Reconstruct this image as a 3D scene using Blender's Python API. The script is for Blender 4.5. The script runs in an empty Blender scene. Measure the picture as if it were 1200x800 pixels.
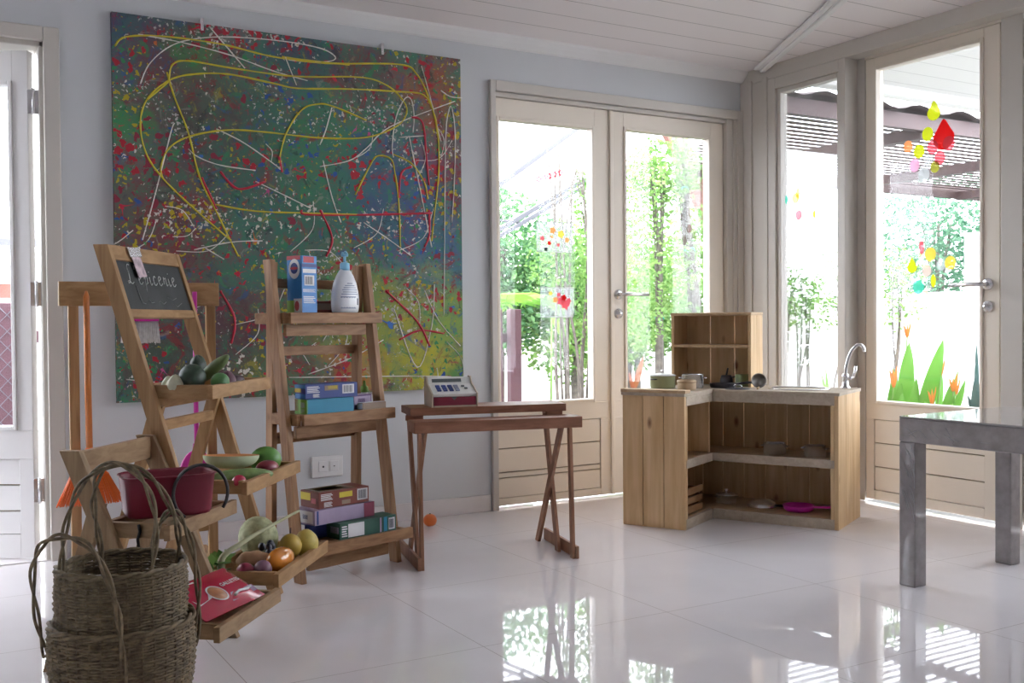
import bpy, bmesh, math, random
from mathutils import Vector, Matrix
C = bpy.context.scene.collection
sc = bpy.context.scene
PI = math.pi

# ------------------------------------------------------------------ camera, sky, sun, exposure
CAM_LOC = (-4.0772, -4.2884, 0.9)
def setup_camera():
    yaw, pitch, roll = 0.5289, -0.0191, -0.0079
    fw = Vector((math.sin(yaw)*math.cos(pitch), math.cos(yaw)*math.cos(pitch), math.sin(pitch)))
    r = Vector((math.cos(yaw), -math.sin(yaw), 0)); u = r.cross(fw)
    r2 = r*math.cos(roll)+u*math.sin(roll); u2 = -r*math.sin(roll)+u*math.cos(roll)
    M = Matrix((( r2.x, u2.x, -fw.x), (r2.y, u2.y, -fw.y), (r2.z, u2.z, -fw.z)))
    cd = bpy.data.cameras.new('camera'); cd.sensor_width = 36; cd.lens = 1207.34*36/1200
    cd.clip_start = .05; cd.clip_end = 200
    co = bpy.data.objects.new('camera', cd); C.objects.link(co)
    co.matrix_world = Matrix.Translation(CAM_LOC) @ M.to_4x4()
    sc.camera = co
setup_camera()
SKY = 11.0
SUN = 3.0
EXPOSURE = 0.2
w = bpy.data.worlds.new('sky'); sc.world = w; w.use_nodes = True
bg = w.node_tree.nodes['Background']; bg.inputs[0].default_value = (0.88, 0.92, 1.0, 1); bg.inputs[1].default_value = SKY
sd = bpy.data.lights.new('sun', 'SUN'); sd.energy = SUN; sd.angle = math.radians(6); sd.color = (1, .96, .9)
so = bpy.data.objects.new('sun', sd); C.objects.link(so)
so.rotation_euler = Vector((0.5, 0.4, -1)).to_track_quat('-Z', 'Y').to_euler()
so.location = (2, -4, 9)
vs = sc.view_settings
vs.view_transform = 'Standard'; vs.look = 'None'; vs.exposure = EXPOSURE; vs.gamma = 1; vs.use_curve_mapping = False
cy = sc.cycles
cy.use_denoising = True
cy.max_bounces = 10; cy.diffuse_bounces = 6; cy.glossy_bounces = 4; cy.transparent_max_bounces = 16; cy.transmission_bounces = 6
cy.caustics_reflective = False; cy.caustics_refractive = False; cy.sample_clamp_indirect = 6

# ------------------------------------------------------------------ materials
def nmat(name):
    m = bpy.data.materials.new(name); m.use_nodes = True
    nt = m.node_tree; return m, nt, nt.nodes['Principled BSDF']
def N(nt, t, **kw):
    n = nt.nodes.new(t)
    for k, v in kw.items():
        if k in n.inputs.keys() if hasattr(n.inputs, 'keys') else False: n.inputs[k].default_value = v
        else: setattr(n, k, v)
    return n
def c4(c): return (c[0], c[1], c[2], 1)
def plain(name, col, rough=.6, var=.08, scale=14, metal=0, spec=.5, bump=0, coat=0):
    m, nt, b = nmat(name)
    tc = N(nt, 'ShaderNodeTexCoord'); no = N(nt, 'ShaderNodeTexNoise'); no.inputs['Scale'].default_value = scale; no.inputs['Detail'].default_value = 4
    nt.links.new(tc.outputs['Object'], no.inputs['Vector'])
    r = N(nt, 'ShaderNodeValToRGB')
    r.color_ramp.elements[0].position = .3; r.color_ramp.elements[1].position = .7
    r.color_ramp.elements[0].color = c4([max(0, x*(1-var)) for x in col]); r.color_ramp.elements[1].color = c4([min(1, x*(1+var)) for x in col])
    nt.links.new(no.outputs['Fac'], r.inputs['Fac']); nt.links.new(r.outputs['Color'], b.inputs['Base Color'])
    b.inputs['Roughness'].default_value = rough; b.inputs['Metallic'].default_value = metal
    b.inputs['Specular IOR Level'].default_value = spec; b.inputs['Coat Weight'].default_value = coat
    if bump:
        bp = N(nt, 'ShaderNodeBump'); bp.inputs['Strength'].default_value = bump; bp.inputs['Distance'].default_value = .004
        nt.links.new(no.outputs['Fac'], bp.inputs['Height']); nt.links.new(bp.outputs['Normal'], b.inputs['Normal'])
    return m
def wood(name, dark, light, stretch=(18, 18, 1.6), rough=.5, knots=None, scale=1.0):
    m, nt, b = nmat(name)
    tc = N(nt, 'ShaderNodeTexCoord'); mp = N(nt, 'ShaderNodeMapping'); mp.inputs['Scale'].default_value = stretch
    nt.links.new(tc.outputs['Object'], mp.inputs['Vector'])
    no = N(nt, 'ShaderNodeTexNoise'); no.inputs['Scale'].default_value = 2.2*scale; no.inputs['Detail'].default_value = 6; no.inputs['Distortion'].default_value = .6
    nt.links.new(mp.outputs['Vector'], no.inputs['Vector'])
    r = N(nt, 'ShaderNodeValToRGB'); e = r.color_ramp.elements
    e[0].position = .32; e[0].color = c4(dark); e[1].position = .68; e[1].color = c4(light)
    nt.links.new(no.outputs['Fac'], r.inputs['Fac']); out = r.outputs['Color']
    # slow colour drift from board to board
    n2 = N(nt, 'ShaderNodeTexNoise'); n2.inputs['Scale'].default_value = 5; nt.links.new(tc.outputs['Object'], n2.inputs['Vector'])
    mx = N(nt, 'ShaderNodeMixRGB', blend_type='MULTIPLY'); mx.inputs[0].default_value = .35
    nt.links.new(out, mx.inputs[1]); nt.links.new(n2.outputs['Fac'], mx.inputs[2]); 
    mg = N(nt, 'ShaderNodeMixRGB', blend_type='MIX'); mg.inputs[0].default_value = .8
    nt.links.new(out, mg.inputs[1]); nt.links.new(mx.outputs[0], mg.inputs[2]); out = mg.outputs[0]
    if knots:
        v = N(nt, 'ShaderNodeTexVoronoi'); v.inputs['Scale'].default_value = 1.0
        m2 = N(nt, 'ShaderNodeMapping'); m2.inputs['Scale'].default_value = knots; nt.links.new(tc.outputs['Object'], m2.inputs['Vector']); nt.links.new(m2.outputs['Vector'], v.inputs['Vector'])
        kr = N(nt, 'ShaderNodeValToRGB'); ke = kr.color_ramp.elements; ke[0].position = .06; ke[0].color = (1, 1, 1, 1); ke[1].position = .17; ke[1].color = (0, 0, 0, 1)
        nt.links.new(v.outputs['Distance'], kr.inputs['Fac'])
        km = N(nt, 'ShaderNodeMixRGB'); km.inputs[2].default_value = (.2, .085, .035, 1)
        nt.links.new(kr.outputs['Color'], km.inputs[0]); nt.links.new(out, km.inputs[1]); out = km.outputs[0]
    nt.links.new(out, b.inputs['Base Color']); b.inputs['Roughness'].default_value = rough; b.inputs['Specular IOR Level'].default_value = .3
    bp = N(nt, 'ShaderNodeBump'); bp.inputs['Strength'].default_value = .12; bp.inputs['Distance'].default_value = .002
    nt.links.new(no.outputs['Fac'], bp.inputs['Height']); nt.links.new(bp.outputs['Normal'], b.inputs['Normal'])
    return m
def glassmat(name, tint=(1, 1, 1), refl=.6):
    m, nt, b = nmat(name); nt.nodes.remove(b)
    o = nt.nodes['Material Output']; t = N(nt, 'ShaderNodeBsdfTransparent'); t.inputs[0].default_value = c4(tint)
    g = N(nt, 'ShaderNodeBsdfGlossy'); g.inputs['Roughness'].default_value = .0
    f = N(nt, 'ShaderNodeFresnel'); f.inputs['IOR'].default_value = 1.45
    mu = N(nt, 'ShaderNodeMath', operation='MULTIPLY'); mu.inputs[1].default_value = refl
    nt.links.new(f.outputs[0], mu.inputs[0])
    mx = N(nt, 'ShaderNodeMixShader'); nt.links.new(mu.outputs[0], mx.inputs[0]); nt.links.new(t.outputs[0], mx.inputs[1]); nt.links.new(g.outputs[0], mx.inputs[2])
    nt.links.new(mx.outputs[0], o.inputs['Surface']); return m
def filmmat(name, col, alpha=.5):
    m, nt, b = nmat(name); nt.nodes.remove(b)
    o = nt.nodes['Material Output']; t = N(nt, 'ShaderNodeBsdfTransparent'); t.inputs[0].default_value = c4([.5+.5*x for x in col])
    no = N(nt, 'ShaderNodeTexNoise'); no.inputs['Scale'].default_value = 30
    d = N(nt, 'ShaderNodeBsdfTranslucent'); d.inputs[0].default_value = c4(col)
    d2 = N(nt, 'ShaderNodeBsdfDiffuse'); d2.inputs[0].default_value = c4(col)
    a = N(nt, 'ShaderNodeMixShader'); a.inputs[0].default_value = .5; nt.links.new(d.outputs[0], a.inputs[1]); nt.links.new(d2.outputs[0], a.inputs[2])
    mx = N(nt, 'ShaderNodeMixShader'); mx.inputs[0].default_value = alpha
    nt.links.new(t.outputs[0], mx.inputs[1]); nt.links.new(a.outputs[0], mx.inputs[2]); nt.links.new(mx.outputs[0], o.inputs['Surface']); return m
def leafmat(name, col, col2=None):
    m, nt, b = nmat(name); o = nt.nodes['Material Output']
    oi = N(nt, 'ShaderNodeNewGeometry'); r = N(nt, 'ShaderNodeValToRGB'); e = r.color_ramp.elements
    col2 = col2 or [x*.55 for x in col]
    e[0].color = c4(col2); e[1].color = c4(col)
    nt.links.new(oi.outputs['Random Per Island'], r.inputs['Fac'])
    nt.links.new(r.outputs['Color'], b.inputs['Base Color']); b.inputs['Roughness'].default_value = .5; b.inputs['Specular IOR Level'].default_value = .3
    t = N(nt, 'ShaderNodeBsdfTranslucent'); nt.links.new(r.outputs['Color'], t.inputs[0])
    mx = N(nt, 'ShaderNodeMixShader'); mx.inputs[0].default_value = .45
    nt.links.new(b.outputs[0], mx.inputs[1]); nt.links.new(t.outputs[0], mx.inputs[2]); nt.links.new(mx.outputs[0], o.inputs['Surface']); return m
def tilemat():
    m, nt, b = nmat('polished tile'); L = nt.links.new
    g = N(nt, 'ShaderNodeNewGeometry'); s = N(nt, 'ShaderNodeSeparateXYZ'); L(g.outputs['Position'], s.inputs[0])
    facs = []
    for ax, off in (('X', -2.717), ('Y', -1.792)):
        a = N(nt, 'ShaderNodeMath', operation='SUBTRACT'); L(s.outputs[ax], a.inputs[0]); a.inputs[1].default_value = off - .645*20 - .3225
        d = N(nt, 'ShaderNodeMath', operation='DIVIDE'); L(a.outputs[0], d.inputs[0]); d.inputs[1].default_value = .645
        f = N(nt, 'ShaderNodeMath', operation='FRACT'); L(d.outputs[0], f.inputs[0])
        k = N(nt, 'ShaderNodeMath', operation='SUBTRACT'); L(f.outputs[0], k.inputs[0]); k.inputs[1].default_value = .5
        ab = N(nt, 'ShaderNodeMath', operation='ABSOLUTE'); L(k.outputs[0], ab.inputs[0])
        lt = N(nt, 'ShaderNodeMath', operation='LESS_THAN'); L(ab.outputs[0], lt.inputs[0]); lt.inputs[1].default_value = .0018
        facs.append(lt)
    mxx = N(nt, 'ShaderNodeMath', operation='MAXIMUM'); L(facs[0].outputs[0], mxx.inputs[0]); L(facs[1].outputs[0], mxx.inputs[1])
    no = N(nt, 'ShaderNodeTexNoise'); no.inputs['Scale'].default_value = 2.2; no.inputs['Detail'].default_value = 6; L(g.outputs['Position'], no.inputs['Vector'])
    r = N(nt, 'ShaderNodeValToRGB'); e = r.color_ramp.elements; e[0].position = .35; e[0].color = (.76, .73, .75, 1); e[1].position = .65; e[1].color = (.82, .79, .81, 1)
    L(no.outputs['Fac'], r.inputs['Fac'])
    mc = N(nt, 'ShaderNodeMixRGB'); L(mxx.outputs[0], mc.inputs[0]); L(r.outputs['Color'], mc.inputs[1]); mc.inputs[2].default_value = (.46, .42, .41, 1)
    L(mc.outputs[0], b.inputs['Base Color']); b.inputs['Roughness'].default_value = .025; b.inputs['Specular IOR Level'].default_value = .6
    return m
def boardmat(name, col, pitch, axis, line=.006, off=0.0, dark=.55):
    """painted boards: a dark groove every `pitch` metres along world axis"""
    m, nt, b = nmat(name); L = nt.links.new
    g = N(nt, 'ShaderNodeNewGeometry'); s = N(nt, 'ShaderNodeSeparateXYZ'); L(g.outputs['Position'], s.inputs[0])
    a = N(nt, 'ShaderNodeMath', operation='ADD'); L(s.outputs[axis], a.inputs[0]); a.inputs[1].default_value = 50*pitch - off
    d = N(nt, 'ShaderNodeMath', operation='DIVIDE'); L(a.outputs[0], d.inputs[0]); d.inputs[1].default_value = pitch
    f = N(nt, 'ShaderNodeMath', operation='FRACT'); L(d.outputs[0], f.inputs[0])
    lt = N(nt, 'ShaderNodeMath', operation='LESS_THAN'); L(f.outputs[0], lt.inputs[0]); lt.inputs[1].default_value = line/pitch
    mc = N(nt, 'ShaderNodeMixRGB'); L(lt.outputs[0], mc.inputs[0]); mc.inputs[1].default_value = c4(col); mc.inputs[2].default_value = c4([x*dark for x in col])
    L(mc.outputs[0], b.inputs['Base Color']); b.inputs['Roughness'].default_value = .55
    return m
M = {}
M['wall'] = plain('wall paint', (.61, .63, .65), .85, .02, 3)
M['wall_white'] = plain('white paint', (.8, .8, .8), .85, .02, 3)
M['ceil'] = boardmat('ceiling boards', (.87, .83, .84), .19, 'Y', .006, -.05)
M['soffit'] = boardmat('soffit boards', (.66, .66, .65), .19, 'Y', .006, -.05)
M['tile'] = tilemat()
M['skirt'] = plain('skirting tile', (.72, .69, .69), .3, .04, 6)
M['cream'] = plain('cream door paint', (.78, .71, .61), .45, .03, 4)
M['frame'] = plain('off white frame paint', (.57, .54, .495), .5, .03, 4)
M['groove'] = plain('panel groove', (.30, .25, .18), .8, .1, 20)
M['white_door'] = plain('white door paint', (.80, .79, .79), .45, .02, 4)
M['glass'] = glassmat('window glass')
M['dullsteel'] = plain('dull steel', (.30, .29, .28), .35, .1, 30, metal=1)
M['steel'] = plain('brushed steel', (.78, .78, .80), .25, .05, 30, metal=.75)
M['chrome'] = plain('chrome', (.8, .8, .82), .12, .03, 30, metal=1)
M['darkpan'] = plain('dark pan coating', (.05, .05, .06), .35, .1, 30)
M['woodZ'] = wood('ladder wood upright', (.34, .19, .085), (.50, .31, .15), (22, 22, 1.6))
M['woodX'] = wood('ladder wood plank', (.33, .185, .08), (.49, .30, .145), (6, 6, 22))
M['brownZ'] = wood('brown wood upright', (.27, .135, .062), (.44, .25, .125), (22, 22, 1.6))
M['brownX'] = wood('brown wood plank', (.26, .13, .06), (.42, .235, .115), (2, 14, 22))
M['deskX'] = wood('desk wood plank', (.23, .095, .055), (.35, .165, .10), (2, 14, 22))
M['deskZ'] = wood('desk wood leg', (.26, .12, .068), (.39, .205, .125), (22, 22, 1.6))
M['pineZ'] = wood('pine boards upright', (.62, .40, .20), (.78, .55, .31), (16, 16, 1.2), .5, knots=(11, 11, 5))
M['pineX'] = wood('pine boards flat', (.50, .33, .18), (.64, .46, .28), (1.4, 16, 16), .5)
M['greyply'] = wood('greyed pine rail', (.46, .38, .29), (.55, .465, .365), (1.2, 22, 22), .6)

# ------------------------------------------------------------------ mesh builder
def V(*a): return Vector(a if len(a) > 1 else a[0])
class MB:
    def __init__(s): s.bm = bmesh.new()
    def quadset(s, vs, faces, mi=0, smooth=False):
        bv = [s.bm.verts.new(v) for v in vs]
        for f in faces:
            try: fc = s.bm.faces.new([bv[i] for i in f]); fc.material_index = mi; fc.smooth = smooth
            except ValueError: pass
        return bv
    def hexa(s, P, mi=0):
        # P: 4 bottom, 4 top (same winding)
        s.quadset(P, [(3, 2, 1, 0), (4, 5, 6, 7), (0, 1, 5, 4), (1, 2, 6, 5), (2, 3, 7, 6), (3, 0, 4, 7)], mi); return s
    def obox(s, c, a, b, d, mi=0):
        # centre, three half-extent vectors
        c, a, b, d = map(Vector, (c, a, b, d))
        return s.hexa([c-a-b-d, c+a-b-d, c+a+b-d, c-a+b-d, c-a-b+d, c+a-b+d, c+a+b+d, c-a+b+d], mi)
    def box(s, x0, x1, y0, y1, z0, z1, mi=0):
        return s.obox(((x0+x1)/2, (y0+y1)/2, (z0+z1)/2), ((x1-x0)/2, 0, 0), (0, (y1-y0)/2, 0), (0, 0, (z1-z0)/2), mi)
    def beam(s, p0, p1, side, w, t, mi=0):
        p0, p1 = Vector(p0), Vector(p1); d = (p1-p0); L = d.length; d.normalize()
        side = Vector(side); side = (side - d*side.dot(d)).normalized(); n = d.cross(side)
        return s.obox((p0+p1)/2, d*L/2, side*w/2, n*t/2, mi)
    def shear(s, p0, p1, a, b, mi=0):
        # prism from p0 to p1 with horizontal ends; a, b half extents in the horizontal plane
        p0, p1, a, b = map(Vector, (p0, p1, a, b))
        if a.cross(b).z < 0: a = -a
        return s.hexa([p0-a-b, p0+a-b, p0+a+b, p0-a+b, p1-a-b, p1+a-b, p1+a+b, p1-a+b], mi)
    def tube(s, pts, r, seg=8, mi=0, cap=True, closed=False):
        pts = [Vector(p) for p in pts]; n = len(pts); rr = r if isinstance(r, (list, tuple)) else [r]*n
        rings = []; prev = None
        for i, p in enumerate(pts):
            if closed: t = pts[(i+1) % n]-pts[i-1]
            else: t = pts[min(i+1, n-1)]-pts[max(i-1, 0)]
            if t.length < 1e-9: t = Vector((0, 0, 1))
            t.normalize()
            if prev is None:
                a = Vector((0, 0, 1)) if abs(t.z) < .9 else Vector((1, 0, 0)); x = t.cross(a).normalized()
            else: x = (prev - t*prev.dot(t)).normalized()
            prev = x; y = t.cross(x)
            rings.append([s.bm.verts.new(p+(x*math.cos(2*PI*k/seg)+y*math.sin(2*PI*k/seg))*rr[i]) for k in range(seg)])
        m = n if closed else n-1
        for i in range(m):
            A, B = rings[i], rings[(i+1) % n]
            for k in range(seg):
                f = s.bm.faces.new([A[k], A[(k+1) % seg], B[(k+1) % seg], B[k]]); f.material_index = mi; f.smooth = True
        if cap and not closed:
            f = s.bm.faces.new(rings[0][::-1]); f.material_index = mi
            f = s.bm.faces.new(rings[-1]); f.material_index = mi
        return s
    def lathe(s, prof, c=(0, 0, 0), seg=24, mi=0, R=None, sx=1, sy=1, smooth=True):
        c = Vector(c); rings = []
        for (r, z) in prof:
            if r < 1e-6:
                v = Vector((0, 0, z)); v = (R @ v if R else v)+c; rings.append([s.bm.verts.new(v)])
            else:
                ring = []
                for k in range(seg):
                    v = Vector((r*math.cos(2*PI*k/seg)*sx, r*math.sin(2*PI*k/seg)*sy, z)); v = (R @ v if R else v)+c
                    ring.append(s.bm.verts.new(v))
                rings.append(ring)
        for A, B in zip(rings, rings[1:]):
            for k in range(seg):
                q = [A[k % len(A)], A[(k+1) % len(A)], B[(k+1) % len(B)], B[k % len(B)]]
                u = []
                for v in q:
                    if v not in u: u.append(v)
                if len(u) >= 3:
                    try: f = s.bm.faces.new(u); f.material_index = mi; f.smooth = smooth
                    except ValueError: pass
        return s
    def ell(s, c, rx, ry, rz, R=None, seg=20, rows=12, mi=0, fn=None):
        c = Vector(c); rings = []
        for i in range(rows+1):
            th = PI*i/rows; ring = []
            for k in range(seg if 0 < i < rows else 1):
                ph = 2*PI*k/seg
                d = Vector((math.sin(th)*math.cos(ph), math.sin(th)*math.sin(ph), -math.cos(th)))
                q = fn(d) if fn else 1
                v = Vector((d.x*rx, d.y*ry, d.z*rz))*q
                ring.append(s.bm.verts.new((R @ v if R else v)+c))
            rings.append(ring)
        for A, B in zip(rings, rings[1:]):
            for k in range(seg):
                q = []
                for v in (A[k % len(A)], A[(k+1) % len(A)], B[(k+1) % len(B)], B[k % len(B)]):
                    if v not in q: q.append(v)
                f = s.bm.faces.new(q); f.material_index = mi; f.smooth = True
        return s
    def prism(s, poly, d, mi=0):
        # closed polygon (3d points) extruded by d
        d = Vector(d); a = [s.bm.verts.new(Vector(p)) for p in poly]; b = [s.bm.verts.new(Vector(p)+d) for p in poly]
        n = len(a)
        f = s.bm.faces.new(a[::-1]); f.material_index = mi; f = s.bm.faces.new(b); f.material_index = mi
        for i in range(n):
            f = s.bm.faces.new([a[i], a[(i+1) % n], b[(i+1) % n], b[i]]); f.material_index = mi
        return s
    def build(s, name, mats, parent=None, bevel=0, recalc=True, subsurf=0):
        if recalc: bmesh.ops.recalc_face_normals(s.bm, faces=s.bm.faces)
        if parent is not None:
            q = parent
            off = Matrix.Identity(4)
            while q is not None: off = q.matrix_basis @ off if False else q.matrix_basis.copy() @ off; q = q.parent
            s.bm.transform(off.inverted())
        me = bpy.data.meshes.new(name); s.bm.to_mesh(me); s.bm.free()
        if not isinstance(mats, (list, tuple)): mats = [mats]
        for m in mats: me.materials.append(M[m] if isinstance(m, str) else m)
        o = bpy.data.objects.new(name, me); C.objects.link(o)
        if parent is not None: o.parent = parent
        if bevel:
            b = o.modifiers.new('bevel', 'BEVEL'); b.width = bevel; b.segments = 2; b.limit_method = 'ANGLE'; b.angle_limit = math.radians(40)
        if subsurf:
            q = o.modifiers.new('sub', 'SUBSURF'); q.levels = subsurf; q.render_levels = subsurf
        return o
def tag(o, label=None, cat=None, group=None, kind=None):
    if label: o['label'] = label
    if cat: o['category'] = cat
    if group: o['group'] = group
    if kind: o['kind'] = kind
    return o
def thing(name, label, cat, loc=(0, 0, 0), group=None):
    o = bpy.data.objects.new(name, None); C.objects.link(o); o.location = loc; o.empty_display_size = .05
    return tag(o, label, cat, group)
def struct(o): return tag(o, kind='structure')
def copy_tree(o, parent=None):
    c = o.copy(); C.objects.link(c); c.parent = parent
    for ch in [x for x in bpy.data.objects if x.parent == o]: copy_tree(ch, c)
    return c
def rot(axis_z, axis_x=None):
    z = Vector(axis_z).normalized(); x = Vector(axis_x) if axis_x else (Vector((1, 0, 0)) if abs(z.x) < .9 else Vector((0, 1, 0)))
    x = (x - z*x.dot(z)).normalized(); y = z.cross(x)
    return Matrix(((x.x, y.x, z.x), (x.y, y.y, z.y), (x.z, y.z, z.z)))
def lettering(text, size, origin, xdir, ydir, mat, parent, name='lettering', extrude=.0004, shear=0, align='LEFT'):
    cu = bpy.data.curves.new(name, 'FONT'); cu.body = text; cu.size = size; cu.extrude = extrude; cu.shear = shear; cu.align_x = align
    to = bpy.data.objects.new(name+'_src', cu); C.objects.link(to)
    dg = bpy.context.evaluated_depsgraph_get(); dg.update()
    me = bpy.data.meshes.new_from_object(to.evaluated_get(dg)); bpy.data.objects.remove(to); bpy.data.curves.remove(cu)
    x = Vector(xdir).normalized(); y = Vector(ydir); y = (y-x*y.dot(x)).normalized(); z = x.cross(y); o = Vector(origin)
    T = Matrix(((x.x, y.x, z.x, o.x), (x.y, y.y, z.y, o.y), (x.z, y.z, z.z, o.z), (0, 0, 0, 1)))
    off = Matrix.Identity(4); q = parent
    while q is not None: off = q.matrix_basis.copy() @ off; q = q.parent
    me.transform(off.inverted() @ T); me.materials.clear(); me.materials.append(M[mat] if isinstance(mat, str) else mat)
    ob = bpy.data.objects.new(name, me); C.objects.link(ob); ob.parent = parent
    return ob

# ------------------------------------------------------------------ the room
CZ = 2.26
b = MB(); b.box(-5.2, 0, -6.2, .15, -.06, 0); struct(b.build('floor', 'tile'))
b = MB(); b.box(-5.2, .1, -6.2, .15, CZ, CZ+.06); struct(b.build('ceiling', 'ceil'))
b = MB()
b.box(-5.2, -4.53, 0, .15, 0, CZ); b.box(-4.53, -3.60, 0, .15, 1.985, CZ); b.box(-3.60, -1.67, 0, .15, 0, CZ)
b.box(-1.67, -.10, 0, .15, 2.0, CZ); b.box(-.10, 0, 0, .15, 0, CZ)
struct(b.build('wall_back', 'wall'))
b = MB()
b.box(-5.35, -5.2, -6.2, .15, 0, CZ)
struct(b.build('wall_left', 'wall_white'))
b = MB(); b.box(-5.35, .1, -6.35, -6.2, 0, CZ); struct(b.build('wall_rear', 'wall_white'))
# right wall: deep header, fixed window, posts
b = MB()
b.box(-.09, .06, -6.2, 0, 2.185, CZ)                       # header
b.box(-.09, 0, -.253, 0, 0, 2.185); b.box(-.09, 0, -.727, -.685, 0, 2.185)
b.box(-.09, 0, -.685, -.253, 0, .50); b.box(-.09, 0, -.685, -.253, 2.125, 2.185)
b.box(0, .06, -.772, -.70, 0, 2.185)
b.box(-.005, .06, -1.61, -1.508, 0, 2.185); b.box(-.005, .06, -2.45, -2.35, 0, 2.185); b.box(-.005, .06, -3.29, -3.19, 0, 2.185)
b.box(-.005, .06, -6.2, -3.29, 0, 2.185)
struct(b.build('wall_right', 'frame', bevel=.003))
b = MB(); b.box(-.102, -.09, -.085, 0, 0, 2.2); b.box(-.096, -.09, -.20, -.16, 0, 2.2); struct(b.build('trim_4', 'frame', bevel=.003))
b = MB()
for (y0, y1, z0, z1) in ((-.278, -.253, .5, 2.125), (-.685, -.662, .5, 2.125), (-.662, -.278, .5, .525), (-.662, -.278, 2.10, 2.125)): b.box(-.075, -.03, y0, y1, z0, z1)
win = struct(b.build('window_1', 'frame', bevel=.004))
b = MB(); b.box(-.056, -.050, -.662, -.278, .525, 2.10); b.build('glass_pane', 'glass', win)
# cove along the back wall and the sloping trim strip on the ceiling
b = MB()
prof = [(0, 0), (0, -.055), (-.012, -.05), (-.035, -.03), (-.05, -.012), (-.055, 0)]
b.prism([(-5.2, y, CZ+z) for y, z in prof], (5.11, 0, 0)); struct(b.build('trim_1', 'wall_white'))
b = MB(); p0, p1 = V(-.10, -.16, CZ-.012), V(-1.36, -2.50, CZ-.012)
b.beam(p0, p1, (1, -.55, 0), .075, .016); b.beam(p0+V(.006, -.004, -.012), p1+V(.006, -.004, -.012), (1, -.55, 0), .03, .014)
struct(b.build('trim_2', 'wall_white', bevel=.006))
# skirting
b = MB(); b.box(-3.55, -1.70, -.012, 0, 0, .078); struct(b.build('baseboard_back', 'skirt', bevel=.002))
# casing round the back doors
b = MB()
b.box(-1.692, -1.662, -.025, 0, 0, 2.046); b.box(-.14, -.078, -.025, 0, 0, 2.046); b.box(-1.662, -.14, -.025, 0, 1.998, 2.046)
b.box(-.205, -.14, -.008, .15, 0, 1.998); b.box(-1.67, -.205, 0, .15, 1.976, 1.998); b.box(-1.68, -1.662, 0, .15, 0, 2.0)
b.box(-.165, -.14, -.018, 0, 0, 1.998)
struct(b.build('trim_3', 'frame', bevel=.004))
# casing of the open door on the left
b = MB()
b.box(-3.625, -3.568, -.022, 0, 0, 2.03); b.box(-4.56, -3.625, -.022, 0, 1.975, 2.03); b.box(-4.56, -4.5, -.022, 0, 0, 2.03)
b.box(-3.64, -3.60, 0, .15, 0, 1.985); b.box(-4.53, -3.60, 0, .15, 1.955, 1.985); b.box(-4.53, -4.49, 0, .15, 0, 1.985)
struct(b.build('trim_5', 'frame', bevel=.004))
b = MB(); b.box(-4.53, -3.60, .0, .25, -.05, .004); struct(b.build('trim_6', 'skirt'))

def lever(parent, c, nrm, along, L=.155, zlock=-.098):
    """rosette + lever handle and a lock rosette below; c on the door face, nrm into the room"""
    c = Vector(c); n = Vector(nrm); a = Vector(along); R = rot(n)
    b = MB(); b.lathe([(0, 0), (.026, 0), (.026, .006), (.022, .010), (0, .010)], c, 24, 0, R)
    b.tube([c, c+n*.045, c+n*.055+a*.012, c+n*.055+a*L], [.010, .010, .0095, .009], 12)
    h = b.build('door_handle', 'steel', parent)
    b = MB(); c2 = c+V(0, 0, zlock); b.lathe([(0, 0), (.026, 0), (.026, .006), (.022, .010), (.013, .011), (.012, .026), (0, .026)], c2, 24, 0, R)
    b.build('door_lock', 'steel', parent)
def panel_leaf(name, O, ux, thick, W, H, glass, boards, paint, z0=.012, inset=True, hinge=None):
    """door leaf: origin O (bottom left on the room face), ux along the leaf, thickness away from the room"""
    root = bpy.data.objects.new(name, None); C.objects.link(root); root.location = O; struct(root)
    ux = Vector(ux).normalized(); O = Vector(O); nz = V(0, 0, 1); nn = Vector(thick)  # thickness vector (outwards)
    def bx(b, s0, s1, z0_, z1_, d0=0, d1=1, mi=0):
        c = O+ux*(s0+s1)/2+nz*(z0_+z1_)/2+nn*(d0+d1)/2
        b.obox(c, ux*(s1-s0)/2, nz*(z1_-z0_)/2, nn*(d1-d0)/2, mi)
    g0, g1, gz0, gz1 = glass; p0, p1 = boards[0]
    b = MB()
    bt = boards[1][-1]
    bx(b, 0, g0, gz0, H); bx(b, g1, W, gz0, H); bx(b, g0, g1, gz1, H); bx(b, 0, W, bt, gz0)
    bx(b, 0, p0, z0, bt); bx(b, p1, W, z0, bt); bx(b, p0, p1, z0, boards[1][0])
    b.build('leaf_frame', paint, root, bevel=.002)
    # glazing beads
    b = MB(); m = .016
    for q in ((g0, g0+m, gz0, gz1), (g1-m, g1, gz0, gz1), (g0+m, g1-m, gz0, gz0+m), (g0+m, g1-m, gz1-m, gz1)): bx(b, *q, -.18, 1.1)
    b.build('glazing_bead', paint, root, bevel=.003)
    b = MB(); bx(b, g0+.004, g1-.004, gz0+.004, gz1-.004, .45, .6); b.build('glass_pane', 'glass', root)
    b = MB(); bx(b, p0, p1, boards[1][0], boards[1][-1], .45, .6, 1)
    zs = boards[1]
    for a, c in zip(zs, zs[1:]): bx(b, p0+.003, p1-.003, a+.003, c-.003, .12, .45, 0)
    b.build('board_panel', [paint, 'groove'], root)
    return root
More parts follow.
